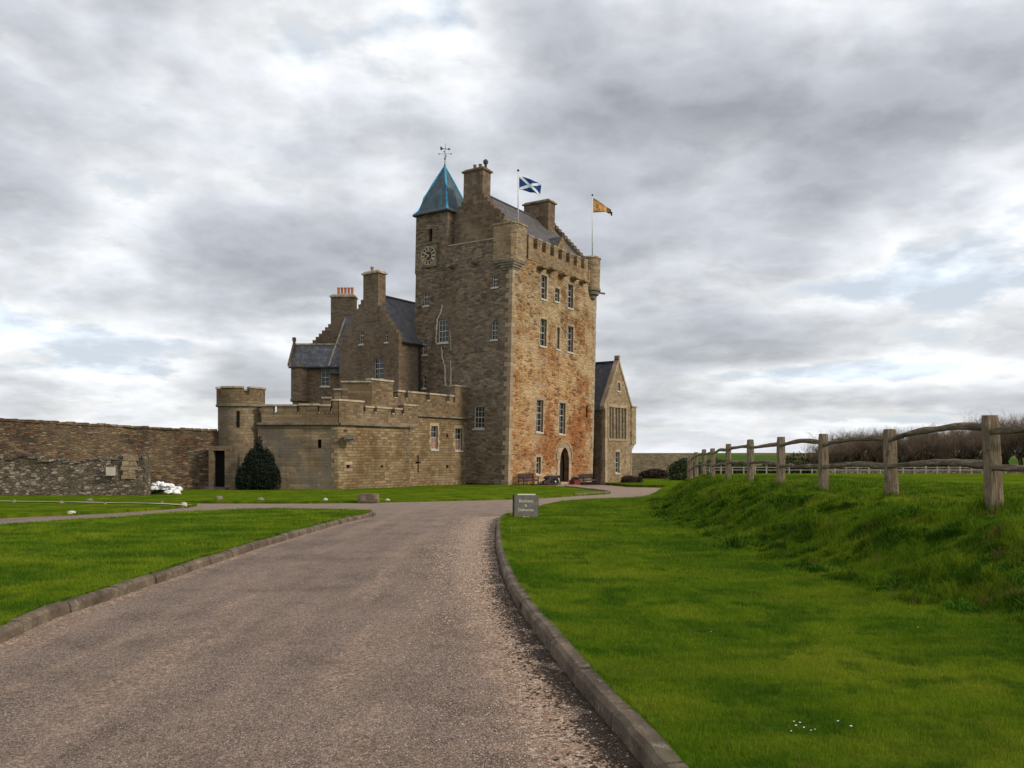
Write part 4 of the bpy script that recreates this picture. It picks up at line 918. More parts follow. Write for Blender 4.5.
# ------------------------------------------------------------------ east hall right of the tower
hx, hy = (605 - 512) / FPX * 79.3, 79.3; HG = -1.45
hall = tag(empty('gabled_hall', (hx, hy, HG), ROT), 'steep gabled stone hall with tall mullioned window, right of the tower', 'hall')
hwd = 5.9; e_, a_ = 6.3 - HG, 11.0 - HG; HA = ('y-', 0.0)
lights = [(609.0, 407, 610.9, 438.5), (611.7, 407, 613.7, 438.5), (615.3, 407.5, 617.2, 439), (618.0, 407.5, 619.9, 439), (621.4, 408, 623.3, 439.5), (624.1, 408, 626.0, 439.5)]
lrs = [wrect(hall, *HA, *q) for q in lights]; sm1 = wrect(hall, *HA, 617.6, 383, 620.2, 391); sm2 = wrect(hall, *HA, 615.2, 452, 619.4, 473)
mb = MB(); mid = hwd / 2; plate(mb, *HA, [(0, 0), (0, e_), (mid, a_), (hwd, e_), (hwd, 0)], [rect(*r) for r in lrs + [sm1, sm2]], thick=.5); mb.build('gable', M['hall'], hall)
for r in lrs: window(hall, *HA, r, (0, 3), rev=.2, surround=False, sill=False, framew=.04)
for r in (sm1, sm2): window(hall, *HA, r, (1, 3) if r is sm2 else (0, 0), rev=.2, framew=.07)
mb = MB(); ul, ur, vl, vh = lrs[0][0], lrs[-1][1], lrs[0][2], lrs[0][3]
fbox(mb, *HA, ul - .25, ur + .25, vh + .01, vh + .3, -.05, .2); fbox(mb, *HA, ul - .2, ur + .2, vl - .22, vl - .01, -.08, .2); fbox(mb, *HA, ul - .25, ul - .02, vl, vh, -.04, .2); fbox(mb, *HA, ur + .02, ur + .25, vl, vh, -.04, .2)
fbox(mb, *HA, -.03, .4, 0, e_ + .1, -.05, .3); fbox(mb, *HA, hwd - .1, hwd + .03, 0, 3.4, -.05, .3); mb.build('dressings', M['quoin'], hall)
mb = MB(); plate(mb, 'x-', 0.04, rect(.5, 13, 0, e_)); plate(mb, 'x+', hwd, rect(.5, 13, 0, e_)); plate(mb, 'y+', 13, [(0, 0), (0, e_), (mid, a_), (hwd, e_), (hwd, 0)]); mb.build('wall', M['house'], hall)
rf = MB(); k = (a_ - e_) / mid; roofslab(rf, (-.2, .4, e_ - .2 * k), (mid, .4, a_ - .05), (mid, 13.1, a_ - .05), (-.2, 13.1, e_ - .2 * k)); roofslab(rf, (mid, .4, a_ - .05), (hwd + .2, .4, e_ - .2 * k), (hwd + .2, 13.1, e_ - .2 * k), (mid, 13.1, a_ - .05)); rfo = rf.build('roof', M['slate2'], hall)
mb = MB(); mb.box(mid - .12, mid + .12, .5, 13.1, a_ - .06, a_ + .1); mb.build('ridge', M['lead'], rfo)
mb = MB(); mb.prism([(-.3, e_ - .35), (-.3, e_ + .0), (mid, a_ + .3), (hwd + .3, e_ + 0), (hwd + .3, e_ - .35), (mid, a_ - .12)], -.08, .46, 'y'); mb.box(mid - .16, mid + .16, -.1, .4, a_ + .25, a_ + .6); mb.build('skew', M['quoin'], hall)
mb = MB(); mb.box(hwd - .15, hwd + .95, -.1, 1.3, 4.0, e_ + .15); pv = mb.build('oriel', M['hall'], hall)
mb = MB()
for q in range(4): mb.box(hwd - .1, hwd + .95 - .22 * (q + 1), .0, 1.2 - q * .1, 4.0 - .2 * (q + 1), 4.0 - .2 * q - .002)
mb.build('corbel', M['quoin'], pv)
mb = MB(); mb.box(hwd - .2, hwd + 1.08, -.2, 1.4, e_ + .152, e_ + .3); mb.build('coping', M['quoin'], pv)
mb = MB(); mb.tube([(-.1, 1.2, e_), (-.1, 1.2, .1)], .06, 6); mb.build('downpipe', M['iron'], hall)

# ------------------------------------------------------------------ courtyard range with battlements (between tower and curtain wall)
rng_ = tag(empty('courtyard_range', st(-11.6, 4.3, GZ), ROT), 'battlemented stone range with two small white sash windows beside the tower', 'castle wall')
RL = 11.55; D_ = ('y-', 0.0); zs_, zl_, zm_ = 4.5 - GZ, 5.75 - GZ, 6.28 - GZ
dw = [(431.2, 426, 437.6, 449.2), (455.2, 428.5, 462, 450.3)]; drr = [wrect(rng_, *D_, *q) for q in dw]
xs1 = wrect(rng_, *D_, 417.4, 455, 418.8, 472); xs2 = wrect(rng_, *D_, 415.4, 461.5, 420.8, 463.4); hol = [wrect(rng_, *D_, 446.2, 434, 448.2, 437.4), wrect(rng_, *D_, 446, 465, 448.4, 468.2)]
cross = [(xs1[0], xs1[2]), (xs1[1], xs1[2]), (xs1[1], xs2[2]), (xs2[1], xs2[2]), (xs2[1], xs2[3]), (xs1[1], xs2[3]), (xs1[1], xs1[3]), (xs1[0], xs1[3]), (xs1[0], xs2[3]), (xs2[0], xs2[3]), (xs2[0], xs2[2]), (xs1[0], xs2[2])]
mb = MB(); plate(mb, *D_, rect(0, RL, 0, zs_), [rect(*r) for r in drr + hol] + [cross], .3); mb.build('wall', M['curtain'], rng_)
mb = MB()
for r in drr: pass
F = fmap(*D_); mb.poly([F(xs2[0] - .1, xs1[2] - .1, .29), F(xs2[1] + .1, xs1[2] - .1, .29), F(xs2[1] + .1, xs1[3] + .1, .29), F(xs2[0] - .1, xs1[3] + .1, .29)])
for r in hol: mb.poly([F(r[0], r[2], .28), F(r[1], r[2], .28), F(r[1], r[3], .28), F(r[0], r[3], .28)])
mb.build('arrow_slit', M['dark'], rng_)
for r in drr: window(rng_, *D_, r, (1, 3), rev=.18, lining=True)
def U(px, py=400): return on_wall(rng_, *D_, px, py)[0]
spans = [(U(370.5), U(392), 6.95 - GZ), (U(397), U(403.5), zm_), (U(407), U(425), zm_), (U(429), U(444.5), zm_), (U(448.5), U(452.5), zm_), (U(454), U(471.2) + .02, 7.15 - GZ)]
mb = MB(); plate(mb, 'y-', -.1, merlons(zs_ + .15, zl_, spans), thick=.45)
sh = U(372) - .1; sp2 = [(-3.4, -2.75, 6.1), (-2.0, -.05, 6.95)]
pb = mb.build('battlement', M['battlement'], rng_)
cp = MB(); copings(cp, 'y-', -.1, spans, .45); 
for (a, b_) in zip(spans[:-1], spans[1:]): 
    if b_[0] - a[1] > .15: fbox(cp, 'y-', -.1, a[1] + .08, b_[0] - .08, zl_ + .002, zl_ + .1, -.06, .5)
cp.build('coping', M['coping'], pb)
mb = MB(); fbox(mb, 'y-', 0, -.1, RL, zs_ + .002, zs_ + .148, -.22, .35); mb.build('string_course', M['string'], rng_)
# return block facing the camera (squared to the picture)
rblk = rng_.matrix_world.inverted()
def loc(root, p): return root.matrix_world.inverted() @ Vector(p)
u_left = spans[0][0]; pA = rng_.matrix_world @ Vector((u_left, -.1, 0)); 
def wbox(mb, root, x0, x1, y0, y1, z0, z1):
    c = [loc(root, p) for p in [(x0, y0, z0), (x1, y0, z0), (x1, y1, z0), (x0, y1, z0), (x0, y0, z1), (x1, y0, z1), (x1, y1, z1), (x0, y1, z1)]]
    mb.add(c, [(3, 2, 1, 0), (4, 5, 6, 7), (0, 1, 5, 4), (1, 2, 6, 5), (2, 3, 7, 6), (3, 0, 4, 7)])
mb = MB(); cp = MB(); yA = pA.y
blocks = [(342, 371.3, 380.8), (334.3, 341.6, 388.5), (322.5, 331, 396.8)]
for i, (xa, xb, yt) in enumerate(blocks):
    a, b_ = (xa - 512) / FPX * yA, (xb - 512) / FPX * yA; z = EYE - (yt - HOR) / FPX * yA
    wbox(mb, rng_, a, b_ - .01, yA + .02, yA + .5, 3.2, z - .12); wbox(cp, rng_, a - .06, b_ + (.0 if i == 0 else .05), yA - .05, yA + .57, z - .118, z)
a = (300 - 512) / FPX * yA; wbox(mb, rng_, a, pA.x - .03, yA + .05, yA + .45, GZ, 4.9)
mb.build('return_wall', M['battlement'], rng_); cp.build('return_coping', M['coping'], rng_)

# ------------------------------------------------------------------ outer curtain wall (angled), with battlements
P1 = st(-14.94, 3.8); cw = tag(empty('curtain_wall', (P1.x, P1.y, GZ), ROT), 'low angled battlemented curtain wall in tan and blackened ashlar', 'castle wall')
CL = 7.2; C_ = ('y-', 0.0); cs, cl_, cm = 3.58 - GZ, 4.5 - GZ, 4.88 - GZ
h1 = wrect(cw, *C_, 346.4, 464.8, 349.6, 468.2); h2 = wrect(cw, *C_, 380.8, 465, 383.2, 467.6)
h1 = (max(h1[0], .15), max(h1[0], .15) + .32, h1[2], h1[3])
mb = MB(); plate(mb, *C_, rect(0, CL, 0, cs), [rect(*h1), rect(*h2)], .3); plate(mb, 'x+', CL, rect(0.001, 1.2, 0, cs)); mb.build('wall', M['curtain'], cw)
mb = MB(); F = fmap(*C_)
for r in (h1, h2): mb.poly([F(r[0], r[2], .28), F(r[1], r[2], .28), F(r[1], r[3], .28), F(r[0], r[3], .28)])
gh = MB()
mb.build('gun_loop', M['dark'], cw)
mb = MB(); fbox(mb, *C_, h1[0] - .25, h1[1] + .25, h1[3] + .01, h1[3] + .22, -.02, .1); fbox(mb, *C_, h1[0] - .25, h1[1] + .25, h1[2] - .22, h1[2] - .01, -.02, .1)
mb.build('quoins', M['quoin'], cw); mb = MB(); n = 14
for i in range(n):
    a, b_ = (.5, .25) if i % 2 else (.28, .45); fbox(mb, *C_, CL - a, CL + .02, i * cs / n + .006, (i + 1) * cs / n - .006, -.015, b_)
fbox(mb, *C_, CL - .02, CL + .34, cs - .3, cs - .002, -.1, .5); fbox(mb, *C_, CL - .02, CL + .2, cs - .6, cs - .302, -.06, .4)
mb.build('quoins', M['battlement'], cw)
def UC(px, py=410): return on_wall(cw, 'y-', -.12, px, py)[0]
spans = [(-.05, UC(363.5), 5.22 - GZ), (UC(365.5), UC(373.5), cm), (UC(377), UC(391), cm), (UC(395), UC(401.5), cm - .0), (UC(404), UC(418), 5.22 - GZ)]
mb = MB(); plate(mb, 'y-', -.12, merlons(cs + .15, cl_, spans), thick=.45); bt = mb.build('battlement', M['battlement'], cw)
cp = MB(); copings(cp, 'y-', -.12, spans, .45)
for (a, b_) in zip(spans[:-1], spans[1:]):
    if b_[0] - a[1] > .15: fbox(cp, 'y-', -.12, a[1] + .08, b_[0] - .08, cl_ + .002, cl_ + .1, -.06, .5)
cp.build('coping', M['coping'], bt)
ue = spans[-1][1]
mb = MB(); fbox(mb, *C_, 0, ue, cs + .002, cs + .148, -.24, .35); mb.build('string_course', M['string'], cw)
# picture-parallel stretch to the round turret
yB = P1.y; xL = (258 - 512) / FPX * yB; wl = xL - P1.x
hb = ((317.6 - 512) / FPX * yB, (321.4 - 512) / FPX * yB, EYE - (448 - HOR) / FPX * yB, EYE - (439.5 - HOR) / FPX * yB)
M2 = cw.matrix_world.inverted()
def plate_world(name, mat, y, outline, holes, parent, thick=None, reveal=.3):
    mb = MB(); plate(mb, 'y-', y, outline, holes, reveal, thick); mb.v = [tuple(M2 @ Vector(v)) for v in mb.v]; return mb.build(name, mat, parent)
plate_world('front_wall', M['curtain_grey'], yB, rect(xL, P1.x, GZ, cs + GZ), [rect(*hb)], cw)
plate_world('gun_loop', M['dark'], yB + .28, rect(hb[0], hb[1], hb[2], hb[3]), [], cw)
def XB(px): return (px - 512) / FPX * yB
spB = [(XB(262), XB(273.6), 4.85), (XB(277.3), XB(297), 4.85), (XB(300), XB(318), 4.9), (XB(321.5), XB(330), 4.85), (XB(333), P1.x, 5.22)]
b3 = plate_world('battlement', M['battlement'], yB - .12, merlons(cs + GZ + .15, 4.38, spB), [], cw, thick=.45)
cp = MB(); copings(cp, 'y-', yB - .12, spB, .45)
for (a, b_) in zip(spB[:-1], spB[1:]):
    if b_[0] - a[1] > .15: fbox(cp, 'y-', yB - .12, a[1] + .08, b_[0] - .08, 4.382, 4.46, -.06, .5)
cp.v = [tuple(M2 @ Vector(v)) for v in cp.v]; cp.build('coping', M['coping'], b3)
mb = MB(); fbox(mb, 'y-', yB, xL, P1.x + .06, cs + GZ + .002, cs + GZ + .148, -.24, .35); mb.v = [tuple(M2 @ Vector(v)) for v in mb.v]; mb.build('string_course', M['string'], cw)
pbk = world_at(349.5, 437.5, yB); mb = MB(); mb.box(pbk.x - .3, pbk.x + .3, yB - .35, yB + .4, pbk.z - .12, pbk.z + .18); mb.box(pbk.x - .18, pbk.x + .18, yB - .2, yB + .4, pbk.z - .35, pbk.z - .121); mb.v = [tuple(M2 @ Vector(v)) for v in mb.v]; mb.build('bracket', M['string'], cw)
mb = MB()
for (sx, sy) in ((-.01, 0),):
    for i in range(n):
        L1 = .5 if i % 2 else .28
        mb.box(P1.x - L1, P1.x + .0, yB - .016, yB + .2, GZ + i * cs / n + .006, GZ + (i + 1) * cs / n - .006)
mb.v = [tuple(M2 @ Vector(v)) for v in mb.v]; mb.build('corner_stones', M['curtain'], cw)
# roof terrace behind so no void from the side
mb = MB(); wbox(mb, cw, XB(262), P1.x + .5, yB + .4, yB + 8, 3.2, 3.3); mb.build('terrace', M['string'], cw)

# ------------------------------------------------------------------ round turret
tcx_, tcy_ = (239.5 - 512) / FPX * 55.6, 55.9
rt = tag(empty('round_turret', (tcx_, tcy_, GZ), 0), 'squat round battlemented turret with narrow slit, at the end of the curtain wall', 'turret')
rr = 1.52; zc = 4.95 - GZ; zlo, zhi = 5.62 - GZ, 6.08 - GZ
mb = MB(); N = 48; sa = math.atan2(-1, 0)
mb.lathe([(rr, 0), (rr, zc)], 0, 0, N); 
keep = []
for f in mb.f:
    c = sum((Vector(mb.v[i]) for i in f), Vector()) / 4; keep.append(f)
mb.f = keep; mb.build('wall', M['curtain_grey'], rt, False)
mb = MB(); mb.box(-.12, .12, -rr - .012, -rr + .3, 4.55 - 1.05, 4.55 + .0); 
sx_, sz_ = (238.2 - 512) / FPX * 54.4 - tcx_, EYE - (419 - HOR) / FPX * 54.4 - GZ
mb = MB(); mb.box(sx_ - .09, sx_ + .09, -rr - .012, -rr + .4, sz_ - .55, sz_ + .55); sl2 = mb.build('arrow_slit', M['dark'], rt)
mb = MB(); mb.lathe([(rr, zc - .14), (rr + .14, zc - .1), (rr + .14, zc + .05), (rr + .02, zc + .08)], 0, 0, N); mb.build('string_course', M['string'], rt)
mb = MB(); cp = MB(); ro = rr + .09; ri = ro - .4
mb.lathe([(ro, zc), (ro, zlo), (ri, zlo), (ri, zc), (0, zc)], 0, 0, N)
segs = [(-38, 20), (232, 302), (30, 88), (98, 156), (166, 222)]
segs = [(-125, -64), (-52, -4), (8, 66), (78, 136), (148, 206), (218 - 360 + 0, -137)]
for a0, a1 in segs:
    k = 12
    for q in range(k):
        b0, b1 = R(a0 + (a1 - a0) * q / k), R(a0 + (a1 - a0) * (q + 1) / k)
        P_ = [(ro * math.cos(b0), ro * math.sin(b0)), (ro * math.cos(b1), ro * math.sin(b1)), (ri * math.cos(b1), ri * math.sin(b1)), (ri * math.cos(b0), ri * math.sin(b0))]
        mb.prism(P_, zlo, zhi); o2, i2 = ro + .07, ri - .07
        P_ = [(o2 * math.cos(b0), o2 * math.sin(b0)), (o2 * math.cos(b1), o2 * math.sin(b1)), (i2 * math.cos(b1), i2 * math.sin(b1)), (i2 * math.cos(b0), i2 * math.sin(b0))]; cp.prism(P_, zhi + .002, zhi + .12)
b5 = mb.build('battlement', M['battlement'], rt); cp.build('coping', M['coping'], b5)
# doorway block at its foot
dl, drt_ = (215.3 - 512) / FPX * 54.2 - tcx_, (226.8 - 512) / FPX * 54.2 - tcx_; bl_ = (238.5 - 512) / FPX * 54 - tcx_
mb = MB(); hd = EYE - (450.5 - HOR) / FPX * 54 - GZ
mb.box(dl - .32, dl - .0, -2.05, .4, 0, hd - .0); mb.box(drt_, bl_, -2.1, -.2, 0, hd + .0); mb.box(dl - .32, drt_ + .3, -2.05, .4, hd + .002, hd + .3); pr_ = mb.build('porch', M['curtain_grey'], rt)
mb = MB(); mb.box(dl, drt_, -1.6, -1.5, .1, hd); mb.build('door', M['dark'], rt)
mb = MB()
for q in range(3): mb.box(dl - .5 - .1 * q, drt_ + .2, -2.3 - .32 * q, -1.7, -.2, .36 - .12 * q - .002 * q)
mb.build('steps', M['kerb'], rt)

# ------------------------------------------------------------------ garden walls
def rubble_wall(name, pa, pb, zb, za0, za1, th, mat, label, n=90, rag=.09, profile=None, cat='garden wall', cope=None):
    pa, pb = Vector(pa), Vector(pb); d = (pb - pa); L = d.length; ang = math.degrees(math.atan2(d.y, d.x)); r = empty(name, (pa.x, pa.y, zb), ang); tag(r, label, cat)
    mb = MB(); rs = random.Random(5); top = []
    for i in range(n + 1):
        k = i / n; z = za0 + (za1 - za0) * k - zb + rs.uniform(-rag, rag) * .5 + rag * math.sin(k * 23) * .5
        if profile: z = profile(k) - zb + rs.uniform(-rag, rag)
        top.append((k * L, z))
    nz = 8; G = []
    for side, y in ((0, 0), (1, th)):
        row = []
        for (x, z) in top:
            for j in range(nz + 1):
                kk = j / nz; dis = .035 * mnoise.noise(Vector((x * 1.7, kk * z * 2.2, side * 5))) * (1 if side == 0 else -1)
                row.append((x, y + dis + (.1 * (1 - kk)) * (-1 if side == 0 else 1), z * kk))
        G.append(row)
    base = len(mb.v); mb.v += G[0] + G[1]; m_ = len(G[0])
    for i in range(n):
        for j in range(nz):
            a = i * (nz + 1) + j; mb.f.append((a, a + nz + 1, a + nz + 2, a + 1)); mb.f.append((m_ + a, m_ + a + 1, m_ + a + nz + 2, m_ + a + nz + 1))
        a = i * (nz + 1) + nz; mb.f.append((a, a + nz + 1, m_ + a + nz + 1, m_ + a))
    for e in (0, n):
        for j in range(nz): a = e * (nz + 1) + j; mb.f.append((a, a + 1, m_ + a + 1, m_ + a))
    mb.build('masonry', mat, r)
    if cope:
        cpm = MB(); x = 0
        while x < L:
            w_ = rs.uniform(*cope[0]); hh = rs.uniform(*cope[1]); k = min(x / L, 1); z = np.interp(x, [p[0] for p in top], [p[1] for p in top])
            cpm.box(x + .01, min(x + w_, L), -.07 + rs.uniform(-.03, .03), th + .07, z - .05, z + hh, (.03, .04)); x += w_
        cpm.build('coping', M[cope[2]], r)
    return r
gw = rubble_wall('garden_wall', (-38, 49.2), (-19.7, 55.2), -1.15, 3.98, 3.12, .6, M['gardenwall'], 'long high brown rubble garden wall running off to the left of the turret', 120, .05, cope=((.25, .6), (.06, .16), 'gardenwall'))
mb = MB(); q = (194 - 512) / FPX * 54.6
prf = [0.0]
def ruin_prof(k):
    b0 = 1.33
    if k > .9: return 1.5 - (k - .95) ** 2 * 60 * .5
    return b0 + .12 * math.sin(k * 9) + .07 * math.sin(k * 31) 
rw = rubble_wall('ruined_wall', (-27.2, 40.9), (-18.95, 41.3), -.95, 1.3, 1.5, .7, M['ruin'], 'low ragged ruined rubble wall in front of the high garden wall', 130, .06, ruin_prof, cat='ruined wall', cope=((.15, .45), (.03, .14), 'ruin'))
pp = world_at(111.8, 470.8, 40.95); nb = tag(empty('notice_board', (pp.x, 40.88, pp.z - .24)), 'small blank pale square panel fixed to the ruined wall', 'notice board')
mb = MB(); mb.box(-.24, .24, -.06, .0, 0, .43); mb.build('board', M['board'], nb)
mb = MB(); mb.box(-.26, .26, -.03, .14, -.02, .45); mb.build('backing', M['kerb'], nb)
mb = MB(); mb.box(-.22, .22, -.065, -.06, .12, .125); 
# pale dressed stub at the end of the ruined wall
def lump(name, c, sx, sy, sz, mat, seed, parent=None, sub=3, amp=.18, smooth=True, fq=1.6):
    bm = bmesh.new(); bmesh.ops.create_icosphere(bm, subdivisions=sub, radius=1)
    for v in bm.verts:
        d = v.co.normalized(); k = 1 + amp * mnoise.noise(d * fq + Vector((seed * 3.3, seed, 0))) * 2 + amp * .4 * mnoise.noise(d * 4 + Vector((seed, 0, 0)))
        v.co = Vector((d.x * sx * k, d.y * sy * k, max(d.z, -.5) * sz * k))
    me = bpy.data.meshes.new(name); bm.to_mesh(me); bm.free(); me.materials.append(mat)
    if smooth: me.polygons.foreach_set('use_smooth', [True] * len(me.polygons))
    o = bpy.data.objects.new(name, me); COL.objects.link(o); o.location = c
    if parent: o.parent = parent
    return o
M['palestub'] = rubble('pale_stub_stone', [(.36, .27, .16), (.29, .21, .13), (.40, .31, .20)], (.3, .24, .16), (.5, .3), .05, (.6, .5, .4), .5, None, 15, .7)
mb = MB(); x_ = 7.15
for i, (w_, h_, o_) in enumerate([(.74, .3, .1), (.7, .26, 0), (.84, .23, -.1), (.6, .24, .08), (.7, .2, -.05)]):
    zz_ = 2.5 - sum([.3, .26, .23, .24, .2][:i + 1]); mb.box(x_ + o_ * .6, x_ + o_ * .6 + w_, -.13, .6, zz_ + .006, zz_ + h_ - .006, (.012, .012))
mb.build('pale_stub', M['palestub'], rw)
fw = rubble_wall('far_garden_wall', (14.0, 100), (22.6, 100.0), -1.6, 1.6, 1.5, .6, M['farwall'], 'pale garden wall beyond the gabled hall, in the distance', 60, .03)
# ------------------------------------------------------------------ foliage
def leaf_cloud(name, blobs, n, size, mat, parent=None, seed=1, flat=.3):
    """many small leaf faces spread through a set of ellipsoids (cx,cy,cz,rx,ry,rz)"""
    r_ = np.random.default_rng(seed); b_ = np.array(blobs, float); vol = b_[:, 3] * b_[:, 4] * b_[:, 5]; pk = r_.choice(len(b_), n, p=vol / vol.sum()); q = b_[pk]
    d = r_.normal(size=(n, 3)); d /= np.linalg.norm(d, axis=1)[:, None]; rad = r_.random(n) ** (1 / 3) ; rad = np.where(r_.random(n) < .5, .8 + .3 * r_.random(n), rad)
    C_2 = q[:, :3] + d * rad[:, None] * q[:, 3:]; s = size * r_.uniform(.6, 1.4, n)
    a = r_.normal(size=(n, 3)); a /= np.linalg.norm(a, axis=1)[:, None]; c = np.cross(a, r_.normal(size=(n, 3))); c /= np.linalg.norm(c, axis=1)[:, None]
    V_ = np.stack([C_2 - a * s[:, None] * .9, C_2 + c * s[:, None] * .45, C_2 + a * s[:, None] * .9, C_2 - c * s[:, None] * .45], 1).reshape(-1, 3)
    me = bpy.data.meshes.new(name); me.vertices.add(4 * n); me.vertices.foreach_set('co', V_.ravel().astype(np.float32)); me.loops.add(4 * n); me.loops.foreach_set('vertex_index', np.arange(4 * n, dtype=np.int32))
    me.polygons.add(n); me.polygons.foreach_set('loop_start', np.arange(0, 4 * n, 4, dtype=np.int32)); me.polygons.foreach_set('loop_total', np.full(n, 4, dtype=np.int32)); me.update(); me.materials.append(mat)
    o = bpy.data.objects.new(name, me); COL.objects.link(o)
    if parent: o.parent = parent
    return o
def bush(name, loc_, blobs, n, size, mat, label, cat='bush', seed=1, group=None):
    r = tag(empty(name, loc_), label, cat, group); leaf_cloud('foliage', blobs, n, size, mat, r, seed)
    mb = MB(); rs = random.Random(seed)
    for k in range(7):
        b_ = blobs[k % len(blobs)]; mb.tube([(b_[0] * .15, b_[1] * .15, -.1), (b_[0] * .6, b_[1] * .6, b_[2] * .6), (b_[0] + rs.uniform(-.1, .1), b_[1], b_[2] + b_[5] * .4)], [.05, .035, .015], 5)
    mb.build('stem', M['bark'], r); return r
def s2(px, py, Y, dz=0): p = world_at(px, py, Y); p.z += dz; return p
bc = (258 - 512) / FPX * 53.2; k = 53.2 / FPX
bl = [(-.75, 0, .9, .66, .7, 1.0), (.6, 0, 1.1, .78, .7, 1.0), (0, 0, 1.2, .8, .7, 1.2), (-.3, .1, 2.0, .6, .5, .75), (.35, .1, 2.1, .7, .5, .7), (.05, .2, 2.9, .2, .2, .85), (-.95, 0, .5, .5, .6, .6), (1.05, 0, .7, .45, .5, .9), (-.05, .15, 2.6, .35, .3, .6), (-.85, 0, 1.6, .22, .2, .5), (.75, 0, 2.0, .22, .2, .55), (-.45, 0, 2.45, .2, .2, .5), (.5, 0, 2.6, .2, .2, .45), (1.25, 0, 1.2, .2, .2, .45), (-1.25, 0, .8, .25, .2, .35)]
rb_ = random.Random(12)
for _k in range(34):
    aa = rb_.uniform(0, 6.28); zz2 = rb_.uniform(.5, 2.5); rr3 = max(.15, 1.35 * (1 - (zz2 / 3.1) ** 1.6)); bl.append((math.cos(aa) * rr3, math.sin(aa) * rr3 * .6, zz2, rb_.uniform(.1, .2), .15, rb_.uniform(.25, .5)))
bush('conifer_bush', (bc, 53.2, -.95), bl, 30000, .07, M['yew'], 'dark conical evergreen bush at the foot of the curtain wall', 'bush', 3)
bush('garden_shrub', (19.6, 92, -1.4), [(0, 0, .9, 1.7, 1, 1.25), (1.2, 0, .8, 1.2, .9, 1.0), (.3, 0, 1.6, 1.0, .8, .9)], 6000, .12, M['shrub'], 'dark green shrub near the far garden wall at the fence end', 'shrub', 5)
bush('garden_shrub', (17.0, 95, -1.45), [(0, 0, .5, 1.5, .8, .7), (-1.2, 0, .4, .8, .6, .5)], 3500, .12, M['heather'], 'brown shrub in front of the far garden wall', 'shrub', 6)
bush('garden_shrub', (19.2, 88, -1.45), [(0, 0, .3, 1.9, .8, .6), (2, 0, .4, 1.0, .8, .6)], 4000, .11, M['shrub'], 'low spreading green shrub before the far garden wall', 'shrub', 7)
p_h = st(17.2, -.2); 
bush('flower_bed_shrub', (11.6, 79.6, -1.45), [(0, 0, .35, .75, .45, .5), (.9, .3, .32, .6, .4, .42)], 2500, .09, M['heather'], 'low dark shrub at the foot of the gabled hall', 'shrub', 8)

# hedge behind the fence, left of the wood
hb_ = [(i * 2.6 + random.uniform(-.5, .5), random.uniform(-.6, .6), 1.2, 2.0, 1.2, random.uniform(1.2, 1.8)) for i in range(20)]
for i in range(9):
    xx = 27 + i * 3.7; hh_ = random.uniform(1.3, 1.7) + (.4 if i < 2 else 0)
    bb = [(random.uniform(-1, 1), 0, hh_ * .5, 1.7, 1.1, hh_ * .62), (1.2, .2, hh_ * .45, 1.3, .9, hh_ * .55), (-1.3, .1, hh_ * .4, 1.2, .9, hh_ * .5)]
    bush('hedge_bush', (xx, 121 + random.uniform(-.8, .8), float(np.interp(121, FY, FZ))), bb, 2600, .14, M['hedge'], 'rounded dark bush in the hedge beyond the paddock rails', 'bush', 20 + i, 'hedge bushes beyond the paddock')

# bare trees
def bare_tree(hgt, seed):
    rs = random.Random(seed); tr = MB(); tw = MB()
    fork = hgt * rs.uniform(.22, .34); lean_ = rs.uniform(-.25, .25)
    tr.tube([(0, 0, -.3), (lean_ * .3, 0, fork * .5), (lean_, rs.uniform(-.15, .15), fork)], [.17, .13, .11], 6)
    def limb(p, d, L, r, depth):
        n_ = 4; pts = [Vector(p)]; dd = Vector(d)
        for i in range(n_):
            dd = (dd + Vector((rs.uniform(-.22, .22), rs.uniform(-.22, .22), rs.uniform(-.02, .16)))).normalized(); pts.append(pts[-1] + dd * L / n_)
        rr_ = [r * (1 - .6 * i / n_) for i in range(n_ + 1)]
        (tr if depth < 1 else tw).tube(pts, rr_, 4 if depth else 5, False)
        if depth < 3:
            for k in range((5, 7, 5)[depth]):
                i = rs.randint(1, n_); a = rs.uniform(0, 6.28); side = Vector((math.cos(a), math.sin(a), rs.uniform(.1, .9))).normalized()
                limb(pts[i], (dd * .7 + side * .75).normalized(), L * rs.uniform(.5, .75), r * .45, depth + 1)
    for k in range(6):
        a = k * 1.05 + rs.uniform(-.3, .3); limb((lean_, 0, fork * rs.uniform(.8, 1)), Vector((math.cos(a) * .6, math.sin(a) * .6, 1)).normalized(), hgt * .42 * rs.uniform(.8, 1.1), .075, 0)
    return tr, tw
protos = []
for i in range(5):
    a, b_ = bare_tree(7.2, 31 + i); protos.append((a, b_))
meshes = []
def add_tree(i, x, y, z, sc, rz):
    global meshes
    r = tag(empty('bare_tree', (x, y, z)), 'bare brown winter tree in the wood beyond the paddock', 'tree', 'bare trees of the wood'); r.rotation_euler = (0, 0, rz); r.scale = (sc * 1.15, sc * 1.15, sc)
    if len(meshes) <= i:
        t1 = protos[i][0].build('trunk', M['bark'], r); t2 = protos[i][1].build('crown', M['twig'], r); meshes.append((t1, t2))
    else:
        for src in meshes[i]: c = src.copy(); COL.objects.link(c); c.parent = r
k = 0
for row in range(4):
    xx = 50 + row * 2.5
    while xx < 112:
        y = 132 + row * 4 + random.uniform(-1.2, 1.2); g_ = min(1, .62 + (xx - 50) / 40 * .4); add_tree(k % 5 if k >= 5 else k, xx, y, float(np.interp(y, FY, FZ)), 1.28 * g_ * random.uniform(.8, 1.02) * (1.0 + .02 * row), random.uniform(0, 6.28)); xx += random.uniform(1.7, 2.7); k += 1
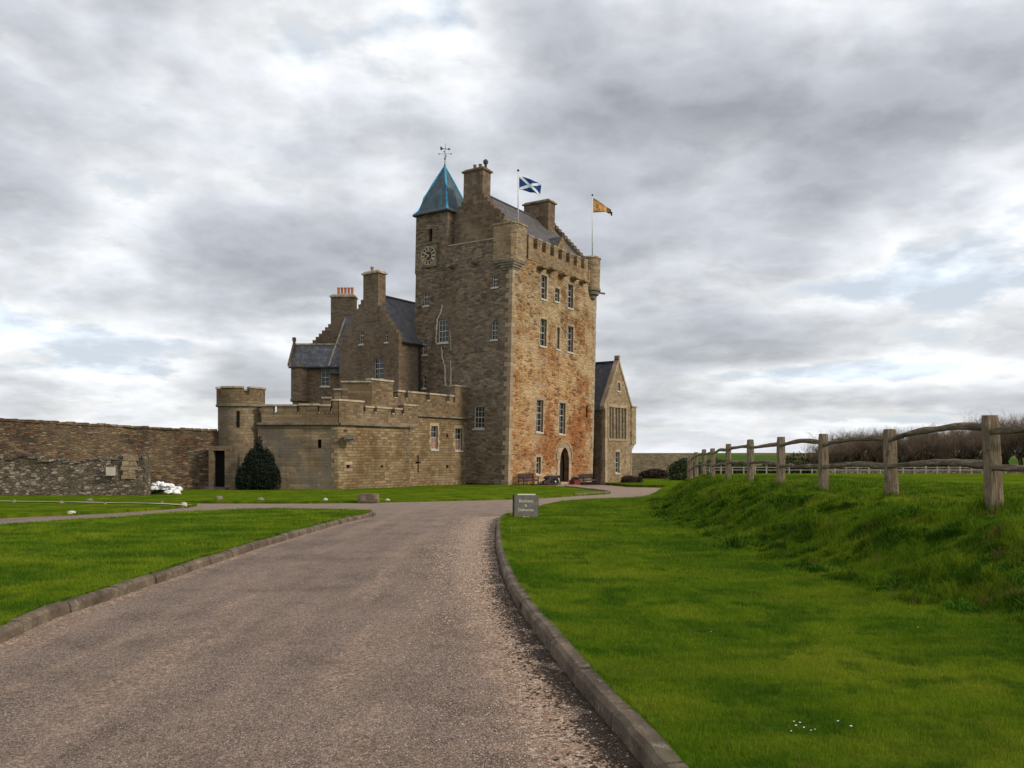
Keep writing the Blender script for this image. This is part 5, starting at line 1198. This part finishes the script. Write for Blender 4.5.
# undergrowth of the wood
for i in range(8):
    xx = 54 + i * 4.6
    bush('underwood_bush', (xx, 150 + random.uniform(-1, 1), float(np.interp(150, FY, FZ))), [(0, 0, 1.4, 2.6, 1, 1.8), (2, 0, 1.0, 1.6, 1, 1.4), (-1.8, .3, 1.1, 1.6, 1, 1.3)], 1700, .2, M['heather'], 'brown underwood bush at the back of the bare wood', 'bush', 60 + i, 'underwood bushes in the wood')

# ------------------------------------------------------------------ fences
posts = [(6.35, 7.6), (6.49, 10.75), (6.70, 14.1), (6.60, 17.0), (6.5, 19.5), (6.95, 23.3), (7.45, 27.6), (7.75, 31.0), (8.35, 35.0), (8.75, 38.0), (9.3, 41.2), (10.0, 44.5), (10.9, 47.6)]
posts = [(6.45, 7.5), (6.46, 10.7), (6.70, 14.1), (6.62, 17.0), (6.58, 19.6), (6.95, 23.3), (7.42, 27.5), (7.75, 30.9), (8.3, 34.6), (8.7, 37.8), (9.15, 40.9), (9.8, 44.3), (10.6, 47.6)]
nf = tag(empty('rail_fence', (6.45, 7.5, float(Rz(6.45, 7.5)))), 'rustic timber post and rail fence along the top of the grass bank', 'fence'); o0 = Vector(nf.location)
tops = []
for i, (x, y) in enumerate(posts):
    z = float(Rz(x, y)); rs = random.Random(100 + i); hgt = 1.24 * rs.uniform(.97, 1.03); w0 = .09; lx, ly = rs.uniform(-.02, .02), rs.uniform(-.02, .02)
    if i == 1: lx = -.06
    if i == 2: lx = -.055; w0 = .095
    mb = MB(); nn = 12; base = len(mb.v); ns = 12
    for j in range(nn + 1):
        kk = j / nn
        for q in range(ns):
            a = 2 * math.pi * q / ns + .39; sq = 1 / max(abs(math.cos(a)), abs(math.sin(a))); rad = w0 * min(sq, 1.22) * (1 + .09 * mnoise.noise(Vector((math.cos(a) * 1.5, math.sin(a) * 1.5, kk * 3 + i * 7)))) * (1.06 - .08 * kk) * (1 if j < nn else .9)
            mb.v.append((x - o0.x + rad * math.cos(a) + lx * kk, y - o0.y + rad * math.sin(a) * .9 + ly * kk, z - o0.z - .15 + (hgt + .15) * kk + (.012 * mnoise.noise(Vector((a, i, 0))) if j == nn else 0)))
    for j in range(nn):
        for q in range(ns): mb.f.append((j * ns + q, j * ns + (q + 1) % ns, (j + 1) * ns + (q + 1) % ns, (j + 1) * ns + q))
    mb.f.append(tuple(nn * ns + q for q in range(ns)))
    mb.build('post', M['wood'], nf); tops.append((Vector((x, y, z)), hgt, lx))
def log(a, b_, r0, r1, bow, seed, sag=0):
    mb = MB(); n_ = 14; ns = 10; d = b_ - a
    for j in range(n_ + 1):
        k = j / n_; c = a + d * k + Vector((.03 * math.sin(k * 9 + seed), 0, bow * math.sin(k * math.pi) + .035 * mnoise.noise(Vector((k * 3.2, seed * 5.3, 1))))); r = (r0 + (r1 - r0) * k) * (1 + .3 * mnoise.noise(Vector((k * 9, seed * 3.1, 0)))) * (1 if 0 < j < n_ else .75)
        for q in range(ns):
            th = 2 * math.pi * q / ns; rr_ = r * (1 + .3 * mnoise.noise(Vector((math.cos(th) * 1.3, math.sin(th) * 1.3, k * 5 + seed)))); mb.v.append(tuple(c + Vector((math.cos(th) * rr_ * .8, 0, math.sin(th) * rr_))))
    for j in range(n_):
        for q in range(ns): mb.f.append((j * ns + q, j * ns + (q + 1) % ns, (j + 1) * ns + (q + 1) % ns, (j + 1) * ns + q))
    mb.f += [tuple(range(ns))[::-1], tuple(n_ * ns + q for q in range(ns))]
    mb.build('rail', M['rail'], nf, True)
bows = [(.06, .02), (.10, .05), (.05, .03), (.06, -.03), (-.02, .05), (.02, .03), (.03, 0), (-.02, .02), (.02, 0), (0, .02), (.02, 0), (0, 0)]
for i in range(len(tops) - 1):
    (a, ha, la), (b_, hb2, lb) = tops[i], tops[i + 1]
    for lev, bw in ((1.0, bows[i][0]), (.46, bows[i][1])):
        A1 = a - o0 + Vector((-.02 + la * .8, -.02, lev * ha * .985 + .02 - (.05 if i == 0 and lev < .9 else 0))); B1 = b_ - o0 + Vector((-.02 + lb * .8, .0, lev * hb2 * .985 - (.03 if lev > .9 else 0)))
        if lev > .9: A1.z -= .17; B1.z -= .16
        log(A1, B1, .056, .042, bw, i * 2 + lev)
# paddock rails, far side
ff = tag(empty('paddock_fence', (27, 116, -1.5)), 'pale low post and rail fence across the far side of the paddock', 'fence'); xx = 0
fz = lambda x: float(Rz(27 + x, 116)) + 1.5
px_prev = None; i = 0
while xx < 74 and i < 45:
    rs = random.Random(i); mb = MB(); mb.box(xx - .09, xx + .09, -.08, .08, fz(xx) - .2, fz(xx) + 1.12 + rs.uniform(-.08, .06)); mb.build('post', M['greyrail'], ff)
    if px_prev is not None:
        mb = MB()
        mb.box(px_prev + .09, xx - .09, -.06, .0, fz(xx) + .5, fz(xx) + .6); mb.box(px_prev + .09, xx - .09, -.06, .0, fz(xx) + .88, fz(xx) + .98); mb.build('rail', M['greyrail'], ff)
    px_prev = xx; xx += 1.65; i += 1
# dry stone dyke seen through the rails at the right
sw = rubble_wall('field_dyke', (45, 118.4), (100, 118.4), -1.7, -.75, -.62, .5, M['ruin'], 'low dry stone dyke behind the paddock rails', 80, .06, cat='field wall')

# ------------------------------------------------------------------ things on the forecourt
def bench(loc_, rz, label, L=1.7):
    r = tag(empty('garden_bench', loc_, rz), label, 'bench')
    for x in (-L / 2 + .05, L / 2 - .05):
        for y in (-.24, .24):
            mb = MB(); mb.box(x - .035, x + .035, y - .035, y + .035, 0, .62 if y < 0 else .95); mb.build('leg', M['benchwood'], r)
        mb = MB(); mb.box(x - .04, x + .04, -.3, .22, .622, .67); mb.build('armrest', M['benchwood'], r)
    mb = MB()
    for k in range(5): mb.box(-L / 2, L / 2, -.27 + k * .1, -.27 + k * .1 + .08, .41, .44)
    mb.box(-L / 2 + .09, L / 2 - .09, -.25, -.21, .32, .41); mb.build('seat', M['benchwood'], r)
    mb = MB(); mb.box(-L / 2 + .09, L / 2 - .09, .22, .26, .88, .96); mb.box(-L / 2 + .09, L / 2 - .09, .22, .26, .5, .55)
    for k in range(int(L / .11)): mb.box(-L / 2 + .1 + k * .11, -L / 2 + .16 + k * .11, .225, .25, .55, .88)
    mb.build('backrest', M['benchwood'], r); return r
def fz_(y): return float(H(y))
q = st(1.9, -.75); bench((q.x, q.y, fz_(q.y) + .04), ROT, 'dark timber bench against the tower left of the arched door', 2.3)
q = st(11.9, -.8); bench((q.x, q.y, fz_(q.y)), ROT, 'dark timber bench right of the arched door, near the hall', 2.6)
# small cannon on a carriage
q = st(3.6, -2.0); cn = tag(empty('cannon', (q.x, q.y, fz_(q.y) + .02), 20), 'small black cannon on a wheeled carriage before the tower door', 'cannon')
mb = MB(); mb.tube([(-.75, 0, .62), (-.68, 0, .62), (-.6, 0, .62), (.1, 0, .66), (.55, 0, .7), (.62, 0, .7), (.7, 0, .71)], [.07, .1, .16, .14, .1, .13, .12], 14); mb.build('barrel', M['iron'], cn, True)
mb = MB(); mb.prism([(-.85, .12), (-.85, .3), (-.3, .62), (.4, .66), (.5, .3), (.4, .22)], -.22, -.15, 'y'); mb.prism([(-.85, .12), (-.85, .3), (-.3, .62), (.4, .66), (.5, .3), (.4, .22)], .15, .22, 'y'); mb.box(-.6, .3, -.149, .149, .25, .33); mb.tube([(.15, -.36, .32), (.15, .36, .32)], .04, 8); mb.build('carriage', M['benchwood'], cn)
for y in (-.32, .32):
    mb = MB(); n_ = 24
    for i in range(n_):
        a, b_ = 2 * math.pi * i / n_, 2 * math.pi * (i + 1) / n_; R0, R1 = .26, .32
        mb.prism([(.15 + R0 * math.cos(a), .32 + R0 * math.sin(a)), (.15 + R1 * math.cos(a), .32 + R1 * math.sin(a)), (.15 + R1 * math.cos(b_), .32 + R1 * math.sin(b_)), (.15 + R0 * math.cos(b_), .32 + R0 * math.sin(b_))], y - .03, y + .03, 'y')
    for i in range(8): a = math.pi * i / 4; mb.tube([(.15, y, .32), (.15 + .27 * math.cos(a), y, .32 + .27 * math.sin(a))], .018, 5)
    wh = mb.build('wheel', M['iron'], cn); mb = MB(); mb.tube([(.15, y - .07, .32), (.15, y + .07, .32)], .06, 10); mb.build('hub', M['cream'], wh)
for i, (s, lab) in enumerate(((5.2, 'low maroon planter with dark shrub, left of the arched door'), (9.6, 'low maroon planter with dark shrub, right of the arched door'))):
    q = st(s, -.75); pl = tag(empty('planter', (q.x, q.y, fz_(q.y)), ROT), lab, 'planter')
    mb = MB(); mb.box(-.55, .55, -.22, .22, 0, .38, (-.04, -.03)); mb.box(-.6, .6, -.27, .27, .36, .42); mb.build('trough', M['redpaint'], pl); leaf_cloud('foliage', [(0, 0, .5, .55, .22, .16)], 900, .06, M['heather'], pl, 40 + i)

# ------------------------------------------------------------------ the sign by the kerb
yS = 21.6; sx0 = (526.3 - 512) / FPX * yS; zS = float(Rz(sx0, yS))
sg = tag(empty('drive_sign', (sx0, yS, zS), -4), 'small grey freestanding sign with pale lettering beside the driveway kerb', 'sign')
SW, SH = .325, .59; tilt = .10
def sp_(x, y, z): return (x, y + z * tilt, z)
def slab(x0, x1, y0, y1, z0, z1):
    mb = MB(); c = [sp_(x0, y0, z0), sp_(x1, y0, z0), sp_(x1, y1, z0), sp_(x0, y1, z0), sp_(x0, y0, z1), sp_(x1, y0, z1), sp_(x1, y1, z1), sp_(x0, y1, z1)]
    mb.add(c, [(3, 2, 1, 0), (4, 5, 6, 7), (0, 1, 5, 4), (1, 2, 6, 5), (2, 3, 7, 6), (3, 0, 4, 7)]); return mb
slab(-SW, SW, -.02, .02, .0, SH).build('panel', M['signslate'], sg)
mb = slab(-SW - .045, -SW - .002, -.035, .05, -.02, SH + .02); mb.v += []; mb.build('side_frame', M['signwood'], sg)
slab(-SW + .09, SW - .08, -.028, .03, SH + .004, SH + .034).build('top_strip', M['cream'], sg); slab(-.1, .08, -.03, -.021, .0, .022).build('bottom_clip', M['cream'], sg)
mb = MB(); mb.add([(-SW, .03 + SH * tilt, SH - .05), (SW, .03 + SH * tilt, SH - .05), (SW, .4, -.02), (-SW, .4, -.02), (-SW, .06 + SH * tilt, SH - .05), (SW, .06 + SH * tilt, SH - .05), (SW, .43, -.02), (-SW, .43, -.02)], [(0, 1, 2, 3), (7, 6, 5, 4), (0, 4, 5, 1), (1, 5, 6, 2), (2, 6, 7, 3), (3, 7, 4, 0)]); mb.build('back_leg', M['signwood'], sg)
def lettering(txt, z, size, parent):
    cu_ = bpy.data.curves.new('lettering', 'FONT'); cu_.body = txt; cu_.size = size; cu_.align_x = 'CENTER'; cu_.align_y = 'CENTER'; cu_.extrude = .002; cu_.offset = .002
    o = bpy.data.objects.new('tmp', cu_); COL.objects.link(o); dg = bpy.context.evaluated_depsgraph_get(); me = bpy.data.meshes.new_from_object(o.evaluated_get(dg)); bpy.data.objects.remove(o)
    me.materials.clear(); me.materials.append(M['signtext']); p = bpy.data.objects.new('lettering', me); COL.objects.link(p); p.parent = parent; p.location = (-.01, -.024 + z * tilt, z); p.rotation_euler = (R(90) - math.atan(tilt), 0, 0); return p
lettering('Business', .435, .115, sg); lettering('&', .315, .1, sg); lettering('Deliveries', .195, .105, sg)

# ------------------------------------------------------------------ stones, sacks
def rock(px, py, Y, sx, sz, mat, label, seed, kind='rock'):
    x = (px - 512) / FPX * Y; z = float(Lz(x, Y)); return tag(lump(kind, (x, Y, z + sz * .25), sx, sx * .7, sz, mat, seed, None, 2, .16, False), label, 'rock')
rk = [(14, 501, .34, .22, 'rock', 'grey stone on the grass verge, farthest left, before the ruined wall'), (61.5, 502, .38, .2, 'rock', 'low brown stone on the verge, second from the left'),
      (90, 499.5, .5, .22, 'rock', 'flat mossy stone on the verge below the ruined wall panel, left side'), (105, 503, .24, .15, 'rock', 'small grey stone on the verge directly below the pale panel'),
      (162, 502.6, .24, .2, 'rock', 'small grey stone on the verge below the white sacks'), (184, 504.2, .42, .26, 'rockwhite', 'bright white stone at the tip of the left verge'),
      (71.4, 511.8, .42, .14, 'rockwhite', 'flat pale stone on the grass nearest the left drive'), (219, 498.5, .55, .35, 'rock', 'brown boulder on the grass before the turret steps'),
      (260.6, 499, .5, .3, 'rock', 'brown boulder on the grass before the dark conifer'), (325.5, 499.3, .34, .2, 'rockwhite', 'small pale stone on the grass before the curtain wall'), (387.5, 499.2, .32, .15, 'rockwhite', 'small white stone just right of the cut stone block')]
for i, (px, py, sx, sz, m_, lb) in enumerate(rk):
    X_, Y_ = gp(px, py + 1.2, .09); rock(px, py, Y_, sx * .30, sz * .4, M[m_], lb, i + 1)
X_, Y_ = gp(368.5, 501, .09); cb = tag(empty('stone_block', (X_, Y_, float(Lz(X_, Y_)))), 'squared cut stone block on the lawn before the curtain wall corner', 'stone block')
mb = MB(); mb.box(-.42, .42, -.2, .25, -.05, .3, (.03, .03)); ob = mb.build('block', M['chimney'], cb); mb = MB(); mb.box(-.36, -.06, -.212, -.201, .02, .25); mb.build('shade_panel', M['string'], ob)  # thin dark panel on the front paints the block's shaded left side
mb = MB()
for i in range(18):
    rs = random.Random(200 + i); row = i // 7; px_ = 153 + (i % 7) * 4.0 + row * 2.6 + rs.uniform(-1, 1); Y_ = 42.8 + rs.uniform(-.25, .25) + row * .2; zc_ = (-.53, -.36, -.2)[min(row, 2)] + (.2 if px_ < 165 else .0) * (1 if row < 2 else .4) - .04
    tag(lump('sack', ((px_ - 512) / FPX * Y_, Y_, zc_ + .12), rs.uniform(.17, .26), .18, rs.uniform(.11, .17), M['sack'], 60 + i, None, 3, .3, True, 2.4), 'lumpy white sack in the heap at the foot of the garden wall', 'sack', 'white sacks heaped by the garden wall')
mb = MB(); 
hs = tag(lump('soil_heap', ((162 - 512) / FPX * 43.3, 43.3, -.72), .85, .5, .45, M['litter'], 77, None, 3, .15), 'dark low soil heap under the white sacks', 'soil heap')

# ------------------------------------------------------------------ grass blades, litter, pebbles (stuff)
def blades(name, X_, Y_, Z_, hgt, wd, mat, label, seed=3, bend=.5):
    n = len(X_); r_ = np.random.default_rng(seed); a = r_.uniform(0, 2 * np.pi, n); c, s = np.cos(a), np.sin(a); ln = r_.uniform(.1, bend, n) * hgt; b2 = r_.uniform(0, 2 * np.pi, n)
    p0 = np.stack([X_ - c * wd, Y_ - s * wd, Z_ - .01], 1); p1 = np.stack([X_ + c * wd, Y_ + s * wd, Z_ - .01], 1); m1 = np.stack([X_ + c * wd * .7 + np.cos(b2) * ln * .3, Y_ + s * wd * .7 + np.sin(b2) * ln * .3, Z_ + hgt * .6], 1)
    m0 = np.stack([X_ - c * wd * .7 + np.cos(b2) * ln * .3, Y_ - s * wd * .7 + np.sin(b2) * ln * .3, Z_ + hgt * .6], 1); tp = np.stack([X_ + np.cos(b2) * ln, Y_ + np.sin(b2) * ln, Z_ + hgt], 1)
    V_ = np.stack([p0, p1, m1, m0, tp], 1).reshape(-1, 3); me = bpy.data.meshes.new(name); me.vertices.add(5 * n); me.vertices.foreach_set('co', V_.ravel().astype(np.float32))
    i = np.arange(n) * 5; L_ = np.stack([i, i + 1, i + 2, i + 3, i + 3, i + 2, i + 4], 1).ravel().astype(np.int32); me.loops.add(7 * n); me.loops.foreach_set('vertex_index', L_)
    me.polygons.add(2 * n); ls = np.stack([np.arange(n) * 7, np.arange(n) * 7 + 4], 1).ravel().astype(np.int32); me.polygons.foreach_set('loop_start', ls); me.polygons.foreach_set('loop_total', np.tile([4, 3], n).astype(np.int32)); me.update(); me.materials.append(mat)
    o = bpy.data.objects.new(name, me); COL.objects.link(o); tag(o, label, None, None, 'stuff'); return o
def scatter(poly, n, y0, y1, xr, power=2.0, seed=1, f=None):
    r_ = np.random.default_rng(seed); u = r_.random(n)      # density per area ~ 1/y^power
    p = power - 1
    if abs(p) < 1e-6: y = y0 * (y1 / y0) ** u
    else: y = (y0 ** -p + u * (y1 ** -p - y0 ** -p)) ** (-1 / p)
    x = r_.uniform(xr[0], xr[1], n); k = np_inside(x, y, poly) & (np.abs(x) < y * .70 + .6); x, y = x[k], y[k]
    if f is not None: k = f(x, y, r_); x, y = x[k], y[k]
    return x, y
cl = lambda x, y: .5 + .5 * fbm(x, y, 5.3, 4)
X_, Y_ = scatter(right_poly, 1300000, 2.9, 60, (-2.5, 14), 1.7, 11, lambda x, y, r_: x < np.interp(y, TY, TX) + .1)
dsc = np.clip(Y_ / 6, .8, 3.2); hg = rng.uniform(.018, .045, len(X_)) * (.55 + 1.0 * cl(X_, Y_) * cl(X_ * 2.3, Y_ * 1.9 + 5)) * np.clip(Y_ / 9, 1, 1.4); blades('grass', X_, Y_, Rz(X_, Y_), hg, .0019 * dsc, M['blade'], 'short mown green grass on the lawn right of the driveway')
X_, Y_ = scatter(right_poly, 900000, 5.5, 75, (3, 30), 1.5, 12, lambda x, y, r_: (x > np.interp(y, TY, TX) - .1) & (x < np.interp(y, TY, TX) + 8))
t_ = (X_ - np.interp(Y_, TY, TX)) / 2.1; onb = np.clip(t_ * 3, 0, 1) * np.clip(1.6 - t_, 0.25, 1); cl2 = np.clip(fbm(X_, Y_, 4.1, 6) + .35 * fbm(X_, Y_, 9.7, 1) + .35, 0, 1)
hg = rng.uniform(.04, .085, len(X_)) * (.55 + 1.5 * onb * cl2); blades('grass', X_, Y_, Rz(X_, Y_), hg, .0030 * np.clip(Y_ / 8, .8, 4), M['blade2'], 'long rough tufted grass on the bank below the rail fence', 5, .9)
X_, Y_ = scatter(left_poly, 420000, 6.5, 30, (-19, -4), 1.6, 13)
hg = rng.uniform(.018, .04, len(X_)) * np.clip(Y_ / 9, 1, 1.5); blades('grass', X_, Y_, Lz(X_, Y_), hg, .0022 * np.clip(Y_ / 6, .8, 3.5), M['blade'], 'short mown green grass on the lawn left of the driveway')
# fringe along the inner kerb edges
P_ = np.array(kr_in[:-2]); ii = rng.integers(0, len(P_) - 1, 26000); tt = rng.random(26000)[:, None]; q = P_[ii] * (1 - tt) + P_[ii + 1] * tt; X_ = q[:, 0] + rng.uniform(-.015, .03, len(q)); Y_ = q[:, 1] + rng.uniform(-.02, .02, len(q))
blades('grass', X_, Y_, Rz(X_, Y_) , rng.uniform(.03, .075, len(X_)), .0025 * np.clip(Y_ / 6, .8, 3.2), M['blade'], 'grass fringe hanging over the right kerb', 9, 1.2)
P_ = np.array(kl_in[:-2]); ii = rng.integers(0, len(P_) - 1, 12000); tt = rng.random(12000)[:, None]; q = P_[ii] * (1 - tt) + P_[ii + 1] * tt; X_ = q[:, 0] + rng.uniform(-.03, .015, len(q)); Y_ = q[:, 1]
blades('grass', X_, Y_, Lz(X_, Y_), rng.uniform(.03, .06, len(X_)), .003 * np.clip(Y_ / 6, .8, 3.2), M['blade'], 'grass fringe hanging over the left kerb', 10, 1.2)
r_ = np.random.default_rng(21); nc = 620; cy2 = 5.2 * (34 / 5.2) ** r_.random(nc); ct = r_.beta(1.1, 2.0, nc) * 1.15 - .06; cx2 = np.interp(cy2, TY, TX) + ct * 2.1; keep = (fbm(cx2, cy2, 1.3, 9) > -.25) | (ct < .12); cy2, cx2 = cy2[keep], cx2[keep]
dark = r_.random(len(cx2)) < .22; rad = r_.uniform(.05, .13, len(cx2)) * (1 + r_.random(len(cx2)) ** 3 * 1.6); per = 230
for nm, kk, mt_, lb_ in (('grass', ~dark, M['blade2'], 'thick tussocks of long grass on the bank'), ('weeds', dark, M['weed'], 'dark green weed clumps low on the grass bank')):
    ci, cj, cr = np.repeat(cx2[kk], per), np.repeat(cy2[kk], per), np.repeat(rad[kk], per); dd = r_.normal(0, .55, (len(ci), 2)) * cr[:, None]; X_ = ci + dd[:, 0]; Y_ = cj + dd[:, 1]; rr2 = np.hypot(dd[:, 0], dd[:, 1]) / cr
    blades(nm, X_, Y_, Rz(X_, Y_), np.clip(1.15 - rr2 * .6, .2, 1.2) * .75 * cr * r_.uniform(.5, 1.15, len(X_)), (.0045 if nm == 'grass' else .008) * np.clip(Y_ / 9, .8, 3), mt_, lb_, 33, 1.1)
# tufts around the near fence posts
X_ = []; Y_ = []
for (x, y) in posts[:6]:
    X_.append(x + rng.normal(0, .16, 500)); Y_.append(y + rng.normal(0, .14, 500))
X_ = np.concatenate(X_); Y_ = np.concatenate(Y_); blades('grass', X_, Y_, Rz(X_, Y_), rng.uniform(.08, .2, len(X_)), .004, M['blade2'], 'long grass tufts round the feet of the fence posts', 14, .8)

def chips(name, X_, Y_, Z_, size, mat, label, seed=1, flat=.6):
    n = len(X_); r_ = np.random.default_rng(seed); o6 = np.array([(1, 0, 0), (0, 1, 0), (-1, 0, 0), (0, -1, 0), (0, 0, flat), (0, 0, -flat)]); a = r_.uniform(0, 6.28, n); c, s = np.cos(a), np.sin(a); st_ = r_.uniform(.55, 1.3, (n, 2))
    P_ = o6[None] * size[:, None, None] * np.concatenate([st_, np.ones((n, 1))], 1)[:, None, :]; P_ = P_ * (1 + r_.uniform(-.25, .25, (n, 6, 1)))
    Xr = P_[..., 0] * c[:, None] - P_[..., 1] * s[:, None]; Yr = P_[..., 0] * s[:, None] + P_[..., 1] * c[:, None]; V_ = np.stack([Xr + X_[:, None], Yr + Y_[:, None], P_[..., 2] + Z_[:, None]], -1).reshape(-1, 3)
    tri = np.array([(0, 1, 4), (1, 2, 4), (2, 3, 4), (3, 0, 4)]); L_ = (tri[None] + (np.arange(n) * 6)[:, None, None]).reshape(-1).astype(np.int32); nf_ = 4 * n
    me = bpy.data.meshes.new(name); me.vertices.add(6 * n); me.vertices.foreach_set('co', V_.ravel().astype(np.float32)); me.loops.add(3 * nf_); me.loops.foreach_set('vertex_index', L_); me.polygons.add(nf_); me.polygons.foreach_set('loop_start', np.arange(0, 3 * nf_, 3, dtype=np.int32)); me.polygons.foreach_set('loop_total', np.full(nf_, 3, dtype=np.int32)); me.update(); me.materials.append(mat)
    o = bpy.data.objects.new(name, me); COL.objects.link(o); tag(o, label, None, None, 'stuff'); return o
m, t, b = material('loose_chippings'); c = t.new('ShaderNodeNewGeometry').outputs['Position']
t.put(b.inputs['Base Color'], t.ramp(t.sep(t.vor(c, 60))[0], [(0, (.16, .10, .07)), (.4, (.30, .20, .14)), (.75, (.44, .32, .23)), (1, (.60, .50, .42))])); M['chips'] = m
KP = np.array(kr); cum = np.r_[0, np.cumsum(np.linalg.norm(np.diff(KP, axis=0), axis=1))]
def along_kerb(n, spread, seed, pw=1.6, off=0.02):
    r_ = np.random.default_rng(seed); s = cum[-1] * r_.random(n) ** pw; x = np.interp(s, cum, KP[:, 0]); y = np.interp(s, cum, KP[:, 1]); x2 = np.interp(s + .1, cum, KP[:, 0]); y2 = np.interp(s + .1, cum, KP[:, 1]); tx, ty = x2 - x + 1e-6, y2 - y + 1e-6; L = np.hypot(tx, ty); d = off + np.abs(r_.normal(0, spread, n)); return x - ty / L * d, y + tx / L * d
X_, Y_ = along_kerb(52000, .55, 1); chips('gravel', X_, Y_, H(Y_) + .002, rng.uniform(.0025, .0075, len(X_)) * np.clip(Y_ / 6, 1, 2), M['chips'], 'loose pinkish chippings along the right edge of the driveway')
X_, Y_ = along_kerb(16000, .13, 2, 1.3, .0); cl3 = fbm(X_, Y_, 6, 2) > -.45; X_, Y_ = X_[cl3], Y_[cl3]; chips('leaf_litter', X_, Y_, H(Y_) + .004, rng.uniform(.006, .018, len(X_)), M['litter'], 'dark leaf litter lying against the right kerb', 4, .3)
r_ = np.random.default_rng(8); n = 26000; y = 3.2 * (12 / 3.2) ** r_.random(n); x = r_.uniform(-4.4, 1.2, n); kx = np.interp(y, KP[:, 1], KP[:, 0]); k = (x < kx - .03) & (np.abs(x) < y * .7); x, y = x[k], y[k]
chips('gravel', x, y, H(y) + .0, r_.uniform(.002, .0045, len(x)), M['chips'], 'stone chips bound into the tarred driveway surface', 6)
# daisies
dz_ = [(794, 723), (796, 727), (800, 724), (804, 729), (811, 732), (815, 731), (838, 722), (851, 727), (791, 733), (599, 578), (603.5, 579), (711, 633), (918, 630)]
X_, Y_ = np.array([gp(px, py, .11) for px, py in dz_]).T
chips('daisies', X_, Y_, Rz(X_, Y_) + .035, np.full(len(X_), .0075), M['daisy'], 'tiny white daisies scattered in the right lawn', 7, .3)
